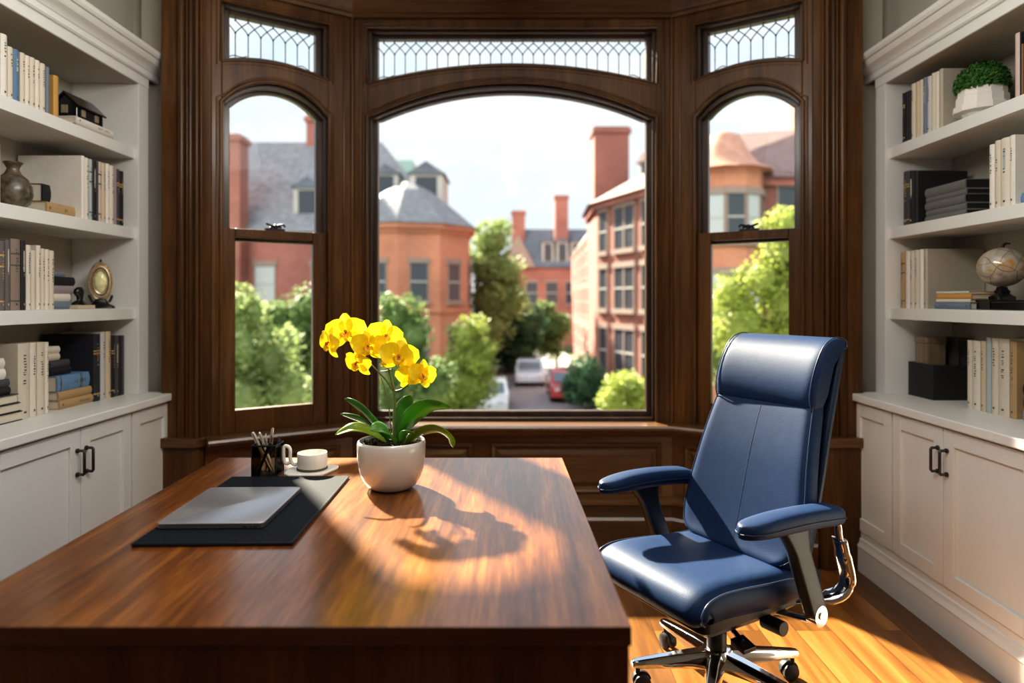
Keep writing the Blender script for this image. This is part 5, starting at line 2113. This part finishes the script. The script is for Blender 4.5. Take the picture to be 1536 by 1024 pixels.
# ---- trees
def tree(name, label, c, lobes, mat, n, leafs, trunk_r=.14, cat='tree', seed=1, base=ZS):
    rnd = random.Random(seed)
    t = thing(name, label, cat, (c[0], c[1], base))
    b = MB()
    main = list(lobes)
    for (lx, ly, lz, lr) in main:
        for i in range(4):
            u, v = rnd.random() * 6.283, rnd.uniform(-.5, 1)
            s = math.sqrt(1 - v * v)
            k = rnd.uniform(.38, .58)
            lobes = lobes + [(lx + lr * .85 * s * math.cos(u), ly + lr * .85 * s * math.sin(u), lz + lr * .85 * v, lr * k)]
    wsum = sum(l[3] ** 2 for l in lobes)
    for (lx, ly, lz, lr) in lobes:
        k = int(n * 1.6 * lr ** 2 / wsum)
        for i in range(k):
            u, v = rnd.random() * 6.283, rnd.uniform(-1, 1)
            s = math.sqrt(1 - v * v)
            nr = Vector((s * math.cos(u), s * math.sin(u), v))
            rad = lr * rnd.uniform(.62, 1.12)
            p = Vector((lx, ly, lz - base)) + nr * rad
            e = Euler((rnd.uniform(-.9, .9), rnd.uniform(-.9, .9), rnd.random() * 6.28)).to_matrix()
            a, w = e @ Vector((1, 0, 0)), e @ Vector((0, 1, 0))
            L = leafs * rnd.uniform(.6, 1.3)
            b.poly([p - a * L, p - w * L * .55, p + a * L, p + w * L * .55])
    # dark inner mass so that the crown is not see-through
    for (lx, ly, lz, lr) in main:
        q = []
        for i in range(7):
            ph = math.pi * i / 6
            q.append([(lx + lr * .66 * math.sin(ph) * math.cos(2 * math.pi * k / 10) + .001, ly + lr * .66 * math.sin(ph) * math.sin(2 * math.pi * k / 10), lz - base - lr * .66 * math.cos(ph)) for k in range(10)])
        b.rings(q, cap=False)
    b.build('foliage', M[mat], t)
    b = MB()
    lo = min(l[2] for l in lobes)
    zt = max(lo - base, .3)
    b.tube([(0, 0, 0), (.04, .02, zt * .5), (0, 0, zt + .2)], [trunk_r, trunk_r * .8, trunk_r * .5], 8)
    for (lx, ly, lz, lr) in lobes[:4]:
        b.tube([(0, 0, zt * .7), ((lx) * .5, (ly) * .5, (zt + lz - base) / 2), (lx, ly, lz - base)], [trunk_r * .6, trunk_r * .4, trunk_r * .2], 6)
    b.build('trunk', M['bark'], t, smooth=60)
    return t


def lobes_px(c, items):
    """items: (x px, y px, r px) seen at depth of the tree; relative to its foot c"""
    out = []
    for i, (x, y, r) in enumerate(items):
        p = pt(x, y, c[1])
        out.append((p.x - c[0], (-1) ** i * r * c[1] / F * .35, p.z, r * c[1] / F))
    return out


def px_tree(name, label, d, foot_px, items, mat, n=2600, leafs=.16, seed=1, trunk_r=.14, cat='tree'):
    c = ((foot_px - 768) * d / F, d)
    return tree(name, label, c, lobes_px(c, items), mat, n, leafs, trunk_r, cat, seed)


px_tree('street_tree', 'tall pale green street tree rising beside the round brick bay', 40, 735, [(738, 362, 32), (726, 400, 28), (756, 410, 34), (730, 450, 32), (765, 455, 30), (735, 490, 34)], 'fol_soft', 3200, .17, 1)
px_tree('street_tree', 'dark green street tree behind the parked cars', 46, 765, [(760, 470, 34), (790, 490, 28), (750, 515, 34), (785, 525, 26), (768, 545, 22)], 'fol_dark', 2400, .2, 2)
px_tree('street_tree', 'green street tree leaning before the far end of the brick terrace', 50, 835, [(814, 478, 22), (832, 492, 22), (800, 502, 20), (824, 518, 20)], 'fol_mid', 1800, .2, 3)
px_tree('garden_tree', 'lime green young tree in front of the round brick bay', 24, 690, [(700, 505, 32), (716, 540, 30), (690, 552, 34), (705, 585, 36), (678, 600, 30)], 'fol_lime', 2600, .10, 4, .08)
px_tree('garden_tree', 'mid green bushy tree under the brick tower windows beside the orchid', 19, 600, [(592, 478, 36), (622, 505, 28), (585, 520, 40), (612, 560, 40), (650, 575, 34), (590, 600, 44)], 'fol_mid', 2800, .09, 5, .08)
px_tree('garden_tree', 'soft green tree filling the lower sash beside the white bookcase', 14, 370, [(360, 470, 42), (352, 520, 56), (392, 545, 50), (362, 595, 60), (420, 590, 46)], 'fol_soft', 3600, .075, 6, .07)
px_tree('garden_tree', 'darker tree behind the soft green one in the narrow window', 22, 445, [(455, 465, 38), (440, 505, 40), (470, 530, 40), (420, 475, 26), (450, 570, 44)], 'fol_mid', 2800, .10, 7, .08)
px_tree('garden_tree', 'lime green tree in the narrow window behind the blue chair', 15, 1150, [(1180, 345, 34), (1165, 385, 34), (1200, 400, 40), (1140, 420, 38), (1100, 440, 34), (1178, 450, 46), (1120, 490, 50), (1180, 520, 50)], 'fol_lime', 4200, .075, 8, .08)
px_tree('garden_tree', 'mid green shrub low in the narrow window behind the blue chair', 18, 1080, [(1078, 480, 40), (1062, 520, 44), (1100, 540, 44)], 'fol_soft', 2000, .085, 9, .06)
px_tree('shrub', 'dark green rounded shrub at the foot of the brick terrace', 30, 880, [(880, 560, 26), (868, 580, 26), (892, 588, 26)], 'fol_dark', 1600, .12, 10, .06, 'shrub')
px_tree('shrub', 'lime green shrub in the lower corner of the picture window beside the chair', 19, 940, [(945, 585, 28), (920, 605, 28), (962, 600, 30)], 'fol_lime', 1800, .08, 11, .05, 'shrub')
px_tree('shrub', 'dark low shrub beside the parked white car', 27, 655, [(655, 590, 26), (640, 610, 28), (668, 615, 24)], 'fol_dark', 1400, .11, 12, .05, 'shrub')


# ---- parked cars
def car(label, x, y, rz, paint):
    t = thing('car', label, 'car', (x, y, ZS + .02), rz)
    side = [(-2.1, .32), (-2.1, .62), (-1.95, .80), (-1.15, .92), (-.62, 1.36), (-.2, 1.46), (.75, 1.46), (1.45, 1.05), (2.0, .98), (2.12, .80), (2.12, .36), (2.0, .28), (-1.95, .26)]
    b = MB()
    rings = []
    for yy, s in ((-.86, .95), (-.80, 1.0), (0, 1.02), (.80, 1.0), (.86, .95)):
        rings.append([(xx * (s if abs(xx) > 1.5 else 1), yy * (1 - .16 * max(0, (zz - .9) / .56)), zz) for xx, zz in side])
    b.rings(rings)
    b.build('body', paint, t, smooth=30)
    b = MB()
    b.hexa([(-1.12, -.68, .955), (-1.12, .68, .955), (-.66, .62, 1.35), (-.66, -.62, 1.35)], [(-1.16, -.68, .965), (-1.16, .68, .965), (-.70, .62, 1.37), (-.70, -.62, 1.37)])
    b.build('windscreen', M['car_glass'], t)
    for sg in (-1, 1):
        b = MB()
        y0, y1 = sg * .852, sg * .765
        b.rings([[(-.92, y0, .95), (1.25, y0, 1.0), (.72, y1, 1.38), (-.5, y1, 1.38)], [(-.92, y0 + sg * .012, .95), (1.25, y0 + sg * .012, 1.0), (.72, y1 + sg * .012, 1.38), (-.5, y1 + sg * .012, 1.38)]])
        b.build('side_window', M['car_glass'], t)
        for xx in (-1.3, 1.3):
            b = MB()
            b.rings([[(xx + r * math.cos(2 * math.pi * k / 20), sg * yy, .31 + r * math.sin(2 * math.pi * k / 20)) for k in range(20)] for yy, r in ((.66, .30), (.68, .31), (.86, .31), (.875, .28))])
            b.build('wheel', M['rubber'], t, smooth=40)
        b = MB()
        b.box(-2.125, -2.06, sg * .5 - .16, sg * .5 + .16, .62, .74)
        b.build('headlamp', M['ceramic'], t, bevel=.02)
    return t


car('silver car parked in the street facing the study', 1.05, 40.5, R(90), M['car_silver'])
car('white car parked at the kerb below the lime green tree', -1.0, 30.5, R(90), M['car_white'])
car('dark red car parked beside the dark rounded shrub', 2.75, 34.4, R(90), M['car_red'])
# ------------------------------------------------------------------ light
w = bpy.data.worlds.new('sky')
SC.world = w
w.use_nodes = True
nt = w.node_tree
bg = nt.nodes['Background']
tc = nt.nodes.new('ShaderNodeTexCoord')
mp = nt.nodes.new('ShaderNodeMapping')
mp.inputs['Scale'].default_value = (1, 1, 2.4)
nt.links.new(tc.outputs['Generated'], mp.inputs['Vector'])
n = N(nt, 'ShaderNodeTexNoise', Scale=2.6, Detail=5.0, Roughness=0.55)
nt.links.new(mp.outputs['Vector'], n.inputs['Vector'])
sp_ = nt.nodes.new('ShaderNodeSeparateXYZ')
nt.links.new(tc.outputs['Generated'], sp_.inputs[0])
grad = ramp(nt, sp_.outputs[2], [(0.0, (0.86, 0.90, 0.95)), (0.25, (0.78, 0.87, 0.97)), (0.6, (0.42, 0.62, 0.92)), (1.0, (0.28, 0.50, 0.88))])
mx = nt.nodes.new('ShaderNodeMix')
mx.data_type = 'RGBA'
nt.links.new(ramp(nt, n.outputs['Fac'], [(0.40, (0, 0, 0)), (0.62, (1, 1, 1))]), mx.inputs['Factor'])
nt.links.new(grad, mx.inputs[6])
mx.inputs[7].default_value = (0.97, 0.98, 1.0, 1)
nt.links.new(mx.outputs[2], bg.inputs['Color'])
bg.inputs['Strength'].default_value = SKY


def lamp(name, kind, loc, direction, energy, color=(1, 1, 1), size=1.0, sizey=None, angle=0.0, label=None):
    d = bpy.data.lights.new(name, kind)
    d.energy = energy
    d.color = color
    if kind == 'AREA':
        d.shape = 'RECTANGLE'
        d.size = size
        d.size_y = sizey or size
    if kind == 'SUN':
        d.angle = angle
    o = bpy.data.objects.new(name, d)
    COL.objects.link(o)
    o.location = loc
    o.rotation_euler = Vector(direction).to_track_quat('-Z', 'Y').to_euler()
    return o


lamp('sun', 'SUN', (-5, 12, 10), SUN_DIR, SUN_E, (1.0, 0.88, 0.70), angle=R(1.6))
# added fill sun from behind the house, brightens the fronts across the street
lamp('facade_fill', 'SUN', (3, -8, 12), (.28, .80, -.62), FACADE_FILL_E, (1.0, 0.93, 0.86), angle=R(30))
# added fill under the ceiling to brighten the room, no actual lamp
o = lamp('room_fill', 'AREA', (0, 1.5, 3.17), (0, 0, -1), ROOM_E, (1.0, 0.97, 0.93), 2.6, 2.6)

# two added fill lights facing the bookcases, out of view above the frame
for sg, k in ((-1, 1.0), (1, .8)):
    lamp('shelf_fill', 'AREA', (sg * .05, 1.35, 2.62), (sg * 1.0, .05, -.30), SHELF_FILL_E * k, (1.0, 0.97, 0.92), 1.7, .4)

cam = bpy.data.cameras.new('camera')
co = bpy.data.objects.new('camera', cam)
COL.objects.link(co)
co.location = (0, 0, EYE)
co.rotation_euler = (R(90), 0, 0)
cam.sensor_width = 36
cam.lens = 36 * F / 1536
cam.shift_y = -62 / 1536
cam.clip_start = .05
cam.clip_end = 400
cam.dof.use_dof = True
cam.dof.focus_distance = 2.25
cam.dof.aperture_fstop = 1.35
SC.camera = co
SC.view_settings.view_transform = VT
SC.view_settings.look = LOOK
SC.view_settings.exposure = EXPO
SC.cycles.max_bounces = 10
SC.cycles.diffuse_bounces = 5
SC.cycles.transparent_max_bounces = 16
SC.cycles.sample_clamp_indirect = 6
SC.cycles.use_denoising = True
